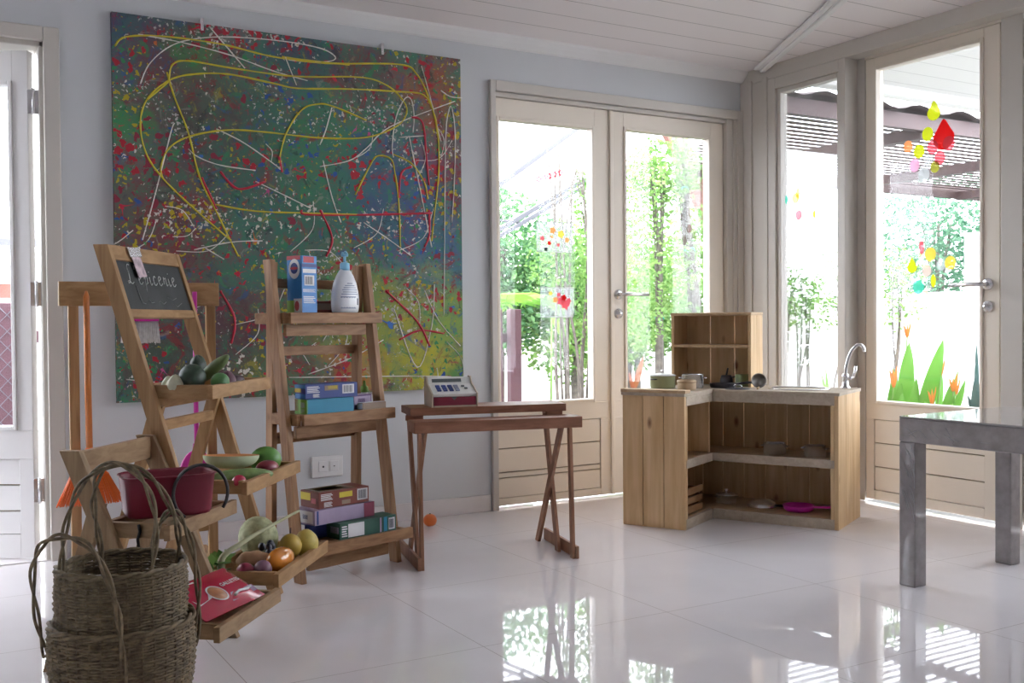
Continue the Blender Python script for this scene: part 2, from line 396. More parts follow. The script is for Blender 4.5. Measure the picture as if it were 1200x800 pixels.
# back doors
d2 = panel_leaf('door_2', (-1.662, .02, 0), (1, 0, 0), (0, .042, 0), .693, 1.974, (.022, .594, .49, 1.886), ((.02, .625), (.047, .145, .171, .287, .405)), 'cream')
d3 = panel_leaf('door_3', (-.967, .02, 0), (1, 0, 0), (0, .042, 0), .758, 1.974, (.082, .670, .49, 1.900), ((.08, .67), (.047, .145, .171, .287, .405)), 'cream')
b = MB(); b.box(-.978, -.956, .008, .02, .012, 1.974); b.build('meeting_strip', 'cream', d3, bevel=.004)
lever(d3, (-.924, .02, 1.036), (0, -1, 0), (1, 0, 0))
# right wall doors (threshold gap left under the leaf)
d4 = panel_leaf('door_4', (.0, -.778, 0), (0, -1, 0), (.042, 0, 0), .722, 2.17, (.052, .645, .485, 2.125), ((.047, .65), (.06, .176, .293, .409)), 'cream', z0=.014)
lever(d4, (0, -1.445, 1.048), (-1, 0, 0), (0, 1, 0))
b = MB(); b.box(0, .05, -1.508, -.772, 2.172, 2.185); b.build('head_stop', 'cream', d4)
d5 = panel_leaf('door_5', (.0, -1.615, 0), (0, -1, 0), (.042, 0, 0), .73, 2.17, (.07, .66, .485, 2.125), ((.07, .66), (.06, .176, .293, .409)), 'cream', z0=.014)
d6 = panel_leaf('door_6', (.0, -2.455, 0), (0, -1, 0), (.042, 0, 0), .73, 2.17, (.07, .66, .485, 2.125), ((.07, .66), (.06, .176, .293, .409)), 'cream', z0=.014)
# open door on the left, hinged on its right jamb and swung outwards
ang = math.radians(32); hx = V(-3.676, .03, 0); ux = V(-math.cos(ang), math.sin(ang), 0); nn = V(math.sin(ang), math.cos(ang), 0)*.042
d1 = panel_leaf('door_1', hx, ux, nn, .80, 1.945, (.060, .69, .50, 1.83), ((.055, .69), (.10, .19, .29, .39)), 'white_door', z0=.01)
b = MB()
for z in (.27, 1.02, 1.75): 
    b.box(-3.678, -3.640, .018, .03, z-.045, z+.045); b.tube([(-3.658, .014, z-.05), (-3.658, .014, z+.05)], .006, 8)
b.build('hinge', 'steel', d1)

# ------------------------------------------------------------------ painting
b = MB(); px0, px1, pz0, pz1 = -3.38, -1.854, .594, 2.118
def canvasmat():
    m, nt, bs = nmat('splattered canvas'); L = nt.links.new
    g = N(nt, 'ShaderNodeTexCoord'); sp = N(nt, 'ShaderNodeSeparateXYZ')
    no = N(nt, 'ShaderNodeTexNoise'); no.inputs['Scale'].default_value = 5; no.inputs['Detail'].default_value = 7; no.inputs['Roughness'].default_value = .7
    L(g.outputs['Object'], no.inputs['Vector'])
    wv = N(nt, 'ShaderNodeVectorMath', operation='MULTIPLY_ADD')
    sc_ = N(nt, 'ShaderNodeVectorMath', operation='SUBTRACT'); L(no.outputs['Color'], sc_.inputs[0]); sc_.inputs[1].default_value = (.5, .5, .5)
    L(sc_.outputs[0], wv.inputs[0]); wv.inputs[1].default_value = (.55, 0, .55); L(g.outputs['Object'], wv.inputs[2])
    cur = None
    base = N(nt, 'ShaderNodeValToRGB'); n2 = N(nt, 'ShaderNodeTexNoise'); n2.inputs['Scale'].default_value = 9; n2.inputs['Detail'].default_value = 8; n2.inputs['Roughness'].default_value = .75
    L(g.outputs['Object'], n2.inputs['Vector']); e = base.color_ramp.elements
    e[0].position = .30; e[0].color = (.05, .085, .10, 1); e[1].position = .72; e[1].color = (.26, .34, .16, 1)
    for p_, c_ in ((.40, (.10, .20, .17)), (.48, (.07, .27, .19)), (.55, (.20, .17, .17)), (.62, (.10, .24, .26))):
        q = base.color_ramp.elements.new(p_); q.color = c4(c_)
    L(n2.outputs['Fac'], base.inputs['Fac']); cur = base.outputs['Color']
    # broad fields of colour: centre (u, v in metres from lower left), radius, colour, strength
    P = [((.10, 1.45), .30, (.05, .06, .20), .8), ((.25, 1.25), .38, (.20, .10, .09), .8), ((.45, 1.05), .35, (.06, .10, .09), .7), ((.30, 1.40), .12, (.08, .30, .10), .9),
         ((.06, 1.10), .13, (.05, .32, .10), .95), ((.12, .62), .40, (.20, .05, .06), .85), ((.85, 1.00), .35, (.06, .26, .13), .8), ((1.20, .85), .34, (.05, .12, .28), .85),
         ((1.42, .55), .30, (.06, .17, .36), .8), ((1.38, 1.36), .22, (.45, .10, .04), .9), ((1.02, 1.40), .22, (.16, .08, .09), .7), ((.75, 1.45), .2, (.05, .07, .16), .7), ((1.46, 1.05), .18, (.28, .05, .12), .8),
         ((.80, .62), .35, (.04, .17, .13), .7), ((.38, .20), .40, (.12, .04, .055), .85), ((.15, .12), .2, (.07, .09, .07), .7), ((.75, .25), .28, (.20, .07, .05), .7),
         ((1.20, .20), .40, (.50, .50, .04), .95), ((.95, .38), .28, (.24, .36, .07), .8), ((1.44, .36), .2, (.28, .50, .08), .85), ((.98, .10), .18, (.50, .10, .03), .75), ((1.35, .12), .16, (.58, .56, .05), .85), ((.62, .05), .2, (.12, .25, .10), .7), ((1.48, .03), .12, (.10, .34, .08), .8)]
    for (c_, r_, col, st_) in P:
        d = N(nt, 'ShaderNodeVectorMath', operation='DISTANCE'); L(wv.outputs[0], d.inputs[0]); d.inputs[1].default_value = (c_[0], 0, c_[1])
        mr = N(nt, 'ShaderNodeMapRange'); mr.interpolation_type = 'SMOOTHSTEP'; L(d.outputs['Value'], mr.inputs[0])
        mr.inputs[1].default_value = r_*.35; mr.inputs[2].default_value = r_*1.1; mr.inputs[3].default_value = st_; mr.inputs[4].default_value = 0
        nk = N(nt, 'ShaderNodeMath', operation='MULTIPLY'); L(mr.outputs[0], nk.inputs[0])
        vv = N(nt, 'ShaderNodeMapRange'); L(n2.outputs['Fac'], vv.inputs[0]); vv.inputs[1].default_value = .35; vv.inputs[2].default_value = .6; vv.inputs[3].default_value = .30; vv.inputs[4].default_value = 1
        L(vv.outputs[0], nk.inputs[1])
        mx = N(nt, 'ShaderNodeMixRGB'); L(nk.outputs[0], mx.inputs[0]); L(cur, mx.inputs[1]); mx.inputs[2].default_value = c4(col); cur = mx.outputs[0]
    for k, (scl, lo, col, am) in enumerate(((7, .56, (.30, .04, .05), .75), (9, .57, (.05, .30, .13), .7), (8, .58, (.05, .14, .34), .7), (11, .60, (.45, .40, .05), .6), (13, .60, (.40, .42, .38), .45), (10, .58, (.03, .04, .05), .6), (16, .60, (.42, .05, .10), .7))):
        mp = N(nt, 'ShaderNodeMapping'); mp.inputs['Location'].default_value = (k*5.3+1, k*2.9, k*4.1); L(g.outputs['Object'], mp.inputs[0])
        n4 = N(nt, 'ShaderNodeTexNoise'); n4.inputs['Scale'].default_value = scl; n4.inputs['Detail'].default_value = 9; n4.inputs['Roughness'].default_value = .72; n4.inputs['Distortion'].default_value = 1.2; L(mp.outputs[0], n4.inputs['Vector'])
        t = N(nt, 'ShaderNodeMapRange'); L(n4.outputs['Fac'], t.inputs[0]); t.inputs[1].default_value = lo; t.inputs[2].default_value = lo+.05; t.inputs[3].default_value = 0; t.inputs[4].default_value = am
        mx = N(nt, 'ShaderNodeMixRGB'); L(t.outputs[0], mx.inputs[0]); L(cur, mx.inputs[1]); mx.inputs[2].default_value = c4(col); cur = mx.outputs[0]
    # fine spatter in several colours
    for k, (scl, th, col) in enumerate(((38, .20, (.75, .75, .68)), (26, .24, (.50, .03, .05)), (30, .2, (.05, .30, .12)), (55, .20, (.6, .6, .58)), (33, .2, (.55, .45, .03)), (24, .17, (.04, .12, .42)), (19, .2, (.30, .04, .07)))):
        mp = N(nt, 'ShaderNodeMapping'); mp.inputs['Location'].default_value = (k*3.1, k*1.7, k*2.3); L(g.outputs['Object'], mp.inputs[0])
        v = N(nt, 'ShaderNodeTexVoronoi'); v.inputs['Scale'].default_value = scl
        nd_ = N(nt, 'ShaderNodeTexNoise'); nd_.inputs['Scale'].default_value = scl*1.3; nd_.inputs['Detail'].default_value = 3; L(mp.outputs[0], nd_.inputs['Vector'])
        wp = N(nt, 'ShaderNodeVectorMath', operation='MULTIPLY_ADD'); L(nd_.outputs['Color'], wp.inputs[0]); wp.inputs[1].default_value = (1.6/scl, 0, 1.6/scl); L(mp.outputs[0], wp.inputs[2]); L(wp.outputs[0], v.inputs['Vector'])
        n3 = N(nt, 'ShaderNodeTexNoise'); n3.inputs['Scale'].default_value = 3.5; L(mp.outputs[0], n3.inputs['Vector'])
        t = N(nt, 'ShaderNodeMapRange'); L(n3.outputs['Fac'], t.inputs[0]); t.inputs[1].default_value = .42; t.inputs[2].default_value = .68; t.inputs[3].default_value = 0; t.inputs[4].default_value = th*1.7
        lt = N(nt, 'ShaderNodeMath', operation='LESS_THAN'); L(v.outputs['Distance'], lt.inputs[0]); L(t.outputs[0], lt.inputs[1])
        mx = N(nt, 'ShaderNodeMixRGB'); L(lt.outputs[0], mx.inputs[0]); L(cur, mx.inputs[1]); mx.inputs[2].default_value = c4(col); cur = mx.outputs[0]
    dk = N(nt, 'ShaderNodeMixRGB', blend_type='MULTIPLY'); dk.inputs[0].default_value = 1; L(cur, dk.inputs[1]); dk.inputs[2].default_value = (.80, .78, .78, 1); cur = dk.outputs[0]
    L(cur, bs.inputs['Base Color']); bs.inputs['Roughness'].default_value = .6; bs.inputs['Specular IOR Level'].default_value = .3
    return m
M['canvas'] = canvasmat()
for nm, col in (('yellow', (.60, .50, .03)), ('white', (.72, .70, .66)), ('red', (.52, .02, .05)), ('blue', (.03, .14, .45)), ('orange', (.6, .15, .03)), ('green', (.06, .32, .10)), ('pink', (.5, .08, .25))):
    M['paint_'+nm] = plain(nm+' acrylic paint', col, .45, .12, 30)
pr = thing('drip_painting', 'large unframed drip painting with yellow and white paint loops on the back wall', 'painting', (px0, -.03, pz0))
b.box(px0, px1, -.03, -.002, pz0, pz1); b.build('canvas', 'canvas', pr)
def tow(pts, ox=120, oy=10, s=2.727):
    """pixel trail of a paint drip -> position on the canvas face (linear fit of the canvas corners)"""
    out = []
    for x, y in pts:
        X = ox+x/s; Y = oy+y/s
        # homography of the canvas: corners TL(130,20) TR(536,67) BL(135,470) BR(539,456)
        u, v = inv_h(X, Y); out.append((u, v))
    return out
def inv_h(X, Y):
    # bilinear-projective inverse by iteration
    TL, TR, BL, BR = (130, 20), (536, 67), (135, 470), (539, 456); wl, wr = 1.0, 388.5/450
    u, v = .5, .5
    def f(u, v):
        wu = (1-u)*wl/wr*wr+u*wr
        wts = [(1-u)*(1-v)*wl, u*(1-v)*wr, (1-u)*v*wl, u*v*wr]; s_ = sum(wts)
        return (sum(a*p[0] for a, p in zip(wts, (TL, TR, BL, BR)))/s_, sum(a*p[1] for a, p in zip(wts, (TL, TR, BL, BR)))/s_)
    for _ in range(25):
        x, y = f(u, v); e = 1e-4; a = f(u+e, v); c = f(u, v+e)
        j = ((a[0]-x)/e, (c[0]-x)/e, (a[1]-y)/e, (c[1]-y)/e); d = j[0]*j[3]-j[1]*j[2]
        rx, ry = X-x, Y-y
        u += (j[3]*rx-j[1]*ry)/d; v += (-j[2]*rx+j[0]*ry)/d
    return u, v
def spline(P, n=6):
    out = []
    for i in range(len(P)-1):
        p0 = P[max(i-1, 0)]; p1 = P[i]; p2 = P[i+1]; p3 = P[min(i+2, len(P)-1)]
        for k in range(n):
            t = k/n
            out.append(tuple(.5*((2*p1[j])+(-p0[j]+p2[j])*t+(2*p0[j]-5*p1[j]+4*p2[j]-p3[j])*t*t+(-p0[j]+3*p1[j]-3*p2[j]+p3[j])*t**3) for j in range(len(p1))))
    out.append(tuple(P[-1])); return out
YEL = [[(35, 135), (60, 105), (150, 98), (300, 115), (450, 150), (620, 168), (880, 170), (950, 200), (1000, 280), (1035, 380), (1040, 520), (1020, 660), (1010, 740)],
       [(330, 740), (230, 640), (150, 545), (110, 470), (95, 380), (110, 300), (160, 240), (220, 215), (320, 210), (450, 235), (530, 250), (700, 250), (880, 258), (980, 270), (1020, 330), (1035, 400)],
       [(110, 300), (160, 245), (165, 230), (175, 185), (215, 172), (330, 190), (520, 212), (740, 212), (840, 240), (900, 290), (910, 330), (870, 370), (760, 405), (600, 408), (430, 392), (320, 388), (220, 410), (165, 450), (145, 510), (150, 545)],
       [(470, 490), (490, 400), (540, 320), (590, 300), (640, 305), (760, 350)], [(160, 210), (180, 290), (215, 400), (245, 540), (290, 650), (350, 790)],
       [(720, 590), (770, 500), (800, 465), (850, 475), (865, 520), (880, 620), (885, 760)], [(285, 625), (400, 645), (560, 650), (740, 655)], [(860, 460), (930, 490), (980, 550), (995, 605)], [(480, 150), (560, 160), (700, 172)]]
WHI = [[(95, 250), (115, 190), (160, 135), (220, 105), (320, 92), (480, 100), (600, 120), (650, 145), (640, 160), (580, 165), (500, 160)], [(90, 95), (200, 115), (330, 150), (450, 195), (560, 225)],
       [(215, 450), (240, 475), (300, 500), (400, 515)], [(290, 385), (370, 430), (470, 505)], [(400, 550), (480, 590), (570, 635)], [(860, 470), (855, 430), (870, 340), (905, 280), (930, 285), (940, 340), (935, 390)],
       [(610, 480), (640, 600), (670, 680)], [(100, 740), (130, 600), (170, 400), (180, 370)], [(1060, 980), (1065, 640), (1070, 400), (1080, 330), (1095, 310), (1110, 400), (1105, 560), (1095, 680)],
       [(920, 400), (960, 560), (1010, 760)], [(600, 500), (700, 480), (760, 440), (850, 370), (1110, 290)], [(970, 175), (1000, 260), (1050, 420)], [(1050, 255), (1090, 275), (1140, 280)], [(880, 405), (985, 400)],
       [(230, 770), (330, 745), (420, 740)], [(260, 765), (310, 800)], [(270, 60), (370, 190)], [(490, 150), (525, 240)], [(640, 310), (620, 380), (600, 430)], [(750, 680), (850, 740), (930, 790)],
       [(860, 960), (950, 1150), (1010, 1010), (1020, 880)], [(980, 900), (1040, 1000), (1130, 1080)], [(1165, 870), (1150, 1200), (1140, 1310)], [(560, 1170), (700, 1120), (820, 1060)], [(60, 1180), (130, 1190)], [(500, 1180), (900, 1178), (1090, 1180)]]
RED = [[(430, 550), (350, 575), (300, 520)], [(470, 470), (480, 520)], [(880, 600), (890, 520), (930, 500)], [(930, 340), (975, 360), (990, 480), (1000, 560)], [(1000, 640), (1000, 720), (980, 760)], [(540, 640), (560, 655), (760, 655), (1010, 650)], [(600, 640), (640, 730), (620, 790)], [(250, 540), (290, 640)], [(830, 900), (950, 1000), (1000, 1080)], [(880, 1060), (960, 1030), (1060, 1040)], [(700, 960), (740, 900), (720, 860)], [(300, 900), (340, 990), (330, 1070)], [(560, 900), (600, 940), (650, 930)]]
rnd = random.Random(5)
b = MB(); face_y = -.031
def drip(b, P, r, mi):
    uv = spline(tow(P), 6)
    pts = [(px0+u*(px1-px0), face_y-.0003, pz1-v*(pz1-pz0)) for u, v in uv if -.005 < u < 1.005 and -.005 < v < 1.005]
    if len(pts) > 1: b.tube(pts, [r*(.75+.5*rnd.random()) for _ in pts], 6, mi)
for P in YEL: drip(b, P, .0036, 0)
for P in WHI: drip(b, P, .0025, 1)
for P in RED: drip(b, P, .0048, 2)
for k in range(26):
    x, y = rnd.uniform(50, 1100), rnd.uniform(300, 1200); a = rnd.uniform(0, PI); l = rnd.uniform(60, 200)
    drip(b, [(x, y), (x+l*.5*math.cos(a), y+l*.5*math.sin(a)), (x+l*math.cos(a+.4), y+l*math.sin(a+.4))], .0018, 1)
def splat(b, u, v, r, mi, d):
    n = rnd.randint(9, 14); ph = rnd.uniform(0, PI); el = rnd.uniform(.25, 1); ring = []
    for k in range(n):
        t = 2*PI*k/n; q = r*(rnd.uniform(.45, 1.25))
        x, z = q*math.cos(t), q*math.sin(t)*el
        ring.append((px0+u*1.526+x*math.cos(ph)-z*math.sin(ph), face_y+.001-d, pz0+v*1.524+x*math.sin(ph)+z*math.cos(ph)))
    if all(px0 < p[0] < px1 and pz0 < p[2] < pz1 for p in ring):
        b.quadset(ring, [tuple(range(n))], mi)
        if r > .006 and rnd.random() < .6:
            for _ in range(rnd.randint(1, 3)):
                a = rnd.uniform(0, 2*PI); l = r*rnd.uniform(1.5, 4); x, z = px0+u*1.526, pz0+v*1.524; wv = r*.22
                e = (x+l*math.cos(a), z+l*math.sin(a))
                if px0 < e[0] < px1 and pz0 < e[1] < pz1: b.quadset([(x-wv*math.sin(a), face_y+.0006-d, z+wv*math.cos(a)), (x+wv*math.sin(a), face_y+.0006-d, z-wv*math.cos(a)), (e[0], face_y+.0006-d, e[1])], [(0, 1, 2)], mi)
clus = [(rnd.random(), rnd.random()) for _ in range(26)]
cols = [1]*16+[2]*30+[3]*8+[4]*8+[5]*10+[0]*6+[6]*4
for k in range(330):
    mi = rnd.choice(cols); r = rnd.uniform(.003, .009) if rnd.random() < .7 else rnd.uniform(.008, .02)
    if mi == 1: r = min(r, .011)
    cu = rnd.choice(clus)
    u_, v_ = (rnd.gauss(cu[0], .09), rnd.gauss(cu[1], .08)) if rnd.random() < .7 else (rnd.random(), rnd.random())
    splat(b, u_, v_, r*(.62 if mi != 2 else 1.0), mi, rnd.uniform(.0014, .0030))
for (u, v, r, mi) in [((432-120)/420, .38, .014, 3)]: splat(b, .76, .195, .02, 3, .003)
b.build('paint_drips', ['paint_yellow', 'paint_white', 'paint_red', 'paint_blue', 'paint_orange', 'paint_green', 'paint_pink'], pr, recalc=False)
for x in (-3.033, -2.244):
    b = MB(); b.box(x-.006, x+.006, -.034, -.002, 2.09, 2.14); b.build('hanging_clip', 'steel', pr)
# wall socket
t = thing('wall_socket', 'white double wall socket low on the wall under the painting', 'socket', (-2.514, 0, .276))
b = MB(); b.box(-2.586, -2.443, -.012, 0, .230, .322); b.build('cover_plate', 'wall_white', t, bevel=.004)
b = MB()
for x in (-2.535, -2.485): b.box(x-.020, x+.020, -.016, -.012, .255, .300)
b.build('insert', 'wall_white', t, bevel=.002)
b = MB(); b.lathe([(0, 0), (.0045, 0), (.0045, .001), (0, .001)], (-2.535, -.0162, .277), 12, 0, rot((0, -1, 0))); b.build('pin_hole', 'darkpan', t)
b = MB(); b.box(-2.488, -2.482, -.0172, -.016, .275, .279); b.build('pin_hole', 'darkpan', t)

# ------------------------------------------------------------------ ladder display stands
Z = V(0, 0, 1)
def frameA(F0, phi):
    F0 = V(*F0, 0); wd = V(math.sin(phi), math.cos(phi), 0); nd = V(math.cos(phi), -math.sin(phi), 0)
    return F0, wd, nd
def ladder(root, F0, wd, nd, S, k, Ht, trays, depth, mz, mx, back, braces, sw=.046, st=.022, rim=(0, 0)):
    """slanted front stiles, back legs, trays with rims; wd = along the width, nd = facing"""
    P = lambda s, a, z: F0+wd*s+nd*a+Z*z
    for s in (st/2, S-st/2):
        b = MB(); b.shear(P(s, -sw/2, 0), P(s, -k*Ht-sw/2, Ht), wd*st/2, nd*sw/2); b.build('stile', mz, root, bevel=.002)
    a0, h0, a1 = back    # back legs: leave the stile at height h0 (offset a0), reach the floor at offset a1
    for s in (st*1.5+.001, S-st*1.5-.001):
        b = MB(); b.shear(P(s, a1, 0), P(s, a0, h0), wd*st/2, nd*.02); b.build('back_leg', mz, root, bevel=.002)
    for (h, o) in trays:
        b = MB(); s0, s1 = st+.001, S-st-.001; t = .018; hh = .040
        if o-depth > 0: pass
        b.obox(P((rim[0]+S+rim[1])/2, o-t/2, h-hh/2), wd*(S+rim[1]-rim[0])/2, nd*t/2, Z*hh/2)   # front rim
        b.obox(P(S/2, o-depth+t/2, h-hh/2), wd*(s1-s0)/2, nd*t/2, Z*hh/2)
        for s in (s0+.009, s1-.009): b.obox(P(s, o-depth/2, h-hh/2), wd*.009, nd*(depth/2-t), Z*hh/2)
        nb = 4; ww = (depth-2*t)/nb
        for i in range(nb): b.obox(P(S/2, o-t-ww*(i+.5), h-hh+.006+FLO), wd*((s1-s0)/2-.018), nd*(ww/2-.002), Z*.006)
        b.build('tray', mx, root, bevel=.0025)
    for (h, a, hh) in braces:
        b = MB(); b.obox(P(S/2, a, h), wd*(S/2-st*2.0-.002), nd*.009, Z*hh/2); b.build('brace', mx, root, bevel=.002)
FLO = 0.0
# --- the tall stand with the slate
A0, Aw, An = frameA((-3.297, -1.310), .654)
PA = lambda s, a, z: A0+Aw*s+An*a+Z*z
ra = thing('market_stand', 'tall wooden market stand with a slate on top and three vegetable trays', 'display stand', (-3.297, -1.31, 0))
ladder(ra, A0, Aw, An, .47, .309, 1.136, ((.723, -.036), (.445, .064), (.180, .155)), .239, 'woodZ', 'woodX', (-.22, .66, -.42), ((.668, -.235, .035), (.60, -.225, .032)))
def onslat(s, h, d=0.0):    # point on the stile plane
    return PA(s, -.309*h+d, h)
upv = (onslat(0, 1)-onslat(0, 0)).normalized(); nrm = Aw.cross(upv).normalized()
if nrm.dot(An) < 0: nrm = -nrm
b = MB(); b.beam(onslat(.022, 1.112, -.012), onslat(.448, 1.112, -.012), upv, .046, .02); b.build('top_rail', 'woodX', ra, bevel=.002)
b = MB(); b.beam(onslat(.022, .932, -.012), onslat(.448, .932, -.012), upv, .026, .02); b.build('lower_rail', 'woodX', ra, bevel=.002)
b = MB(); q = [onslat(.022, .943, -.012), onslat(.448, .943, -.012), onslat(.448, 1.089, -.012), onslat(.022, 1.089, -.012)]
b.prism(q, nrm*.004)
M['slate'] = plain('chalkboard black', (.022, .026, .028), .55, .6, 9)
M['chalk'] = plain('chalk', (.62, .63, .62), .9, .15, 60)
M['chalkdust'] = plain('smudged chalk', (.22, .23, .23), .9, .3, 20)
sl = b.build('slate', 'slate', ra)
hand = {'L': [[(.32, .98), (.20, 1.02), (.10, .85), (.16, .5), (.14, .12), (.02, .02), (-.02, .12), (.10, .14), (.30, .0), (.46, .10)]], "'": [[(.10, 1.0), (.05, .78)]],
 'e': [[(.02, .22), (.22, .34), (.26, .46), (.14, .50), (.04, .34), (.08, .08), (.20, .0), (.36, .12)]], 'E': [[(.02, .22), (.22, .34), (.26, .46), (.14, .50), (.04, .34), (.08, .08), (.20, .0), (.36, .12)], [(.14, .62), (.28, .80)]],
 'p': [[(.0, .30), (.10, .48), (.08, .1), (.04, -.38)], [(.08, .30), (.20, .50), (.30, .34), (.22, .06), (.08, .04)], [(.22, .06), (.36, .12)]], 'i': [[(.02, .42), (.05, .06), (.12, .0), (.22, .10)], [(.05, .68), (.06, .72)]],
 'c': [[(.26, .42), (.16, .50), (.05, .32), (.08, .06), (.20, .0), (.34, .12)]], 'r': [[(.02, .10), (.06, .48), (.10, .38), (.24, .44), (.24, .08), (.32, .02), (.38, .10)]]}
b = MB(); xo = .072; hs = .058; ws = .072
for ch, adv in (('L', .50), ("'", .22), ('E', .40), ('p', .40), ('i', .26), ('c', .38), ('e', .40), ('r', .40), ('i', .26), ('e', .4)):
    for ln in hand[ch]:
        pts = spline(ln, 4) if len(ln) > 2 else ln
        b.tube([onslat(xo+px_*ws+py_*.010, 1.022+py_*hs, -.012)+nrm*.0046 for px_, py_ in pts], .0013, 5)
    xo += adv*ws*1.25
b.build('chalk_lettering', 'chalk', sl)
b = MB()
def stroke(pts, r=.0016):
    b.tube([onslat(s, h, -.012)+nrm*.0045 for s, h in pts], r, 5)
stroke([(.11, 1.02), (.115, .985), (.12, .965), (.14, .962)]); stroke([(.16, .965), (.17, .978), (.18, .966), (.20, .968)], .0013); stroke([(.30, .985), (.33, .976), (.36, .984)], .0011)
stroke([(.22, .965), (.24, .972), (.26, .963), (.28, .97)], .001); stroke([(.33, .965), (.35, .955), (.39, .968)], .0011)
b.build('chalk_marks', 'chalkdust', sl)
# card clipped to the top of the slate
t = thing('paper_tag', 'small printed card clipped over the top rail of the slate', 'card', tuple(onslat(.16, 1.11)))
M['tagpaper'] = plain('printed card', (.55, .42, .46), .5, .5, 40)
b = MB(); b.beam(onslat(.155, 1.045, .0)+nrm*.002, onslat(.145, 1.115, .0)+nrm*.003, Aw, .055, .002); b.build('card', 'tagpaper', t)
b = MB(); b.beam(onslat(.145, 1.105, 0)+nrm*.004, onslat(.143, 1.135, 0)+nrm*.004, Aw, .075, .006); b.build('clip', 'steel', t, bevel=.002)
# --- the low stand in front of it
B0, Bw, Bn = frameA((-3.519, -1.637), .700)
PB = lambda s, a, z: B0+Bw*s+Bn*a+Z*z
rb = thing('low_stand', 'low wooden stand behind the wicker baskets holding a red tub', 'display stand', (-3.519, -1.637, 0))
M['oldZ'] = wood('greyed wood upright', (.25, .16, .085), (.40, .27, .15), (22, 22, 1.6))
M['oldX'] = wood('greyed wood plank', (.27, .165, .085), (.42, .275, .15), (6, 6, 22))
ladder(rb, B0, Bw, Bn, .39, .435, .580, ((.396, -.005), (.145, .125)), .20, 'oldZ', 'oldX', (-.22, .44, -.36), (), sw=.055)
b = MB(); b.beam(PB(.022, -.435*.545-.03, .545), PB(.368, -.435*.545-.03, .545), Z, .062, .018); b.build('top_rail', 'oldX', rb, bevel=.002)
# --- the brown stand under the painting
thC = .295; C0 = V(-2.926, -.872, 0); Cw = V(math.cos(thC), math.sin(thC), 0); Cn = V(math.sin(thC), -math.cos(thC), 0)
PC = lambda s, a, z: C0+Cw*s+Cn*a+Z*z
rc = thing('shelf_stand', 'brown wooden ladder shelf under the painting holding boxes and a pump bottle', 'display stand', tuple(C0))
FLO = .026
ladder(rc, C0, Cw, Cn, .455, .148, 1.128, ((.939, -.104), (.581, -.032), (.139, .060)), .20, 'brownZ', 'brownX', (-.205, 1.12, -.235), ((.876, -.150, .042), (.515, -.095, .042), (.80, -.225, .034), (.485, -.225, .040), (1.045, -.225, .034), (.06, -.03, .05)), rim=(.040, .004))
FLO = 0

# ------------------------------------------------------------------ vegetables and fruit
veg = {}
def vm(n, col, rough=.45, var=.15, scale=25, coat=0): M['v_'+n] = plain(n+' skin', col, rough, var, scale, coat=coat); return 'v_'+n
vm('avocado', (.025, .05, .03), .5, .5, 40); vm('courgette', (.12, .17, .06), .5, .3, 30); vm('pale', (.55, .55, .40), .6, .2, 20); vm('green', (.06, .18, .05), .4, .3, 20)
vm('purple', (.16, .07, .10), .5, .3, 20); vm('dark', (.06, .03, .04), .5); vm('gourd', (.52, .60, .40), .5, .15, 12); vm('flesh', (.62, .28, .10), .6, .15, 20)
vm('cucumber', (.18, .27, .09), .45, .35, 30); vm('radish', (.42, .02, .06), .25, .15, 20, .3); vm('mangogreen', (.10, .27, .05), .4, .2, 10); vm('redpepper', (.20, .02, .04), .3, .2, 10)
vm('melon', (.42, .45, .26), .7, .35, 45); vm('stalk', (.40, .40, .24), .6, .2, 20); vm('pear', (.48, .33, .06), .5, .25, 12); vm('lemon', (.52, .42, .10), .5, .12, 60); vm('mango', (.62, .22, .03), .18, .3, 9, .6)
vm('potato', (.45, .27, .15), .7, .2, 18); vm('redonion', (.30, .03, .07), .3, .2, 14); vm('plum', (.20, .09, .14), .5, .25, 14); vm('grape', (.03, .03, .05), .35); vm('tomato', (.75, .18, .04), .35, .1, 10)
M['leafy'] = leafmat('lettuce leaf', (.22, .38, .10), (.06, .16, .04))
def axisR(d): return rot(d)
def veg1(name, label, cat, P, build):
    """place one vegetable: build(mb, P) adds its body; parts come from extra"""
    o = build(P); return tag(o, label, cat)
zt1, zt2, zt3 = .723-.040+.013, .445-.040+.013, .180-.040+.013
def simple(name, label, cat, P, rx, ry, rz, R, m, fn=None, stem=None, mst='v_courgette'):
    b = MB(); b.ell(P, rx, ry, rz, R, 20, 14, 0, fn)
    o = b.build(name, m); tag(o, label, cat)
    if stem:
        b = MB(); b.tube(stem[0], stem[1], 8); b.build('stem', mst, o)
    return o
# top tray
P = PA(.085, -.135, zt1+.048); simple('avocado', 'dark green avocado lying biggest in the top tray under the slate', 'avocado', P, .040, .040, .050, rot(Aw*.7-An*.3+Z*.5), 'v_avocado', lambda d: 1-.18*max(0, d.z))
P = PA(.16, -.10, zt1+.070); simple('courgette', 'stubby green courgette leaning upright behind the avocado', 'courgette', P, .019, .019, .062, rot(An*.75+Z*.62), 'v_courgette', lambda d: 1+.08*max(0, -d.z))
P = PA(.20, -.17, zt1+.072); simple('green_pepper', 'dark pepper lying behind the avocado in the top tray', 'pepper', P, .026, .026, .035, rot(Z), 'v_avocado', lambda d: 1+.08*math.cos(3*math.atan2(d.y, d.x)))
P = PA(.115, -.062, zt1+.032); simple('green_pepper', 'small glossy green pepper at the front corner of the top tray', 'pepper', P, .027, .027, .032, rot(Aw), 'v_green')
P = PA(.19, -.07, zt1+.028); simple('purple_onion', 'dull purple onion beside the glossy green pepper in the top tray', 'onion', P, .026, .026, .028, rot(Z), 'v_purple', lambda d: 1+.2*max(0, d.z)**6)
P = PA(.265, -.07, zt1+.024); simple('aubergine', 'small dark aubergine at the far end of the top tray', 'aubergine', P, .02, .02, .042, rot(Aw), 'v_dark')
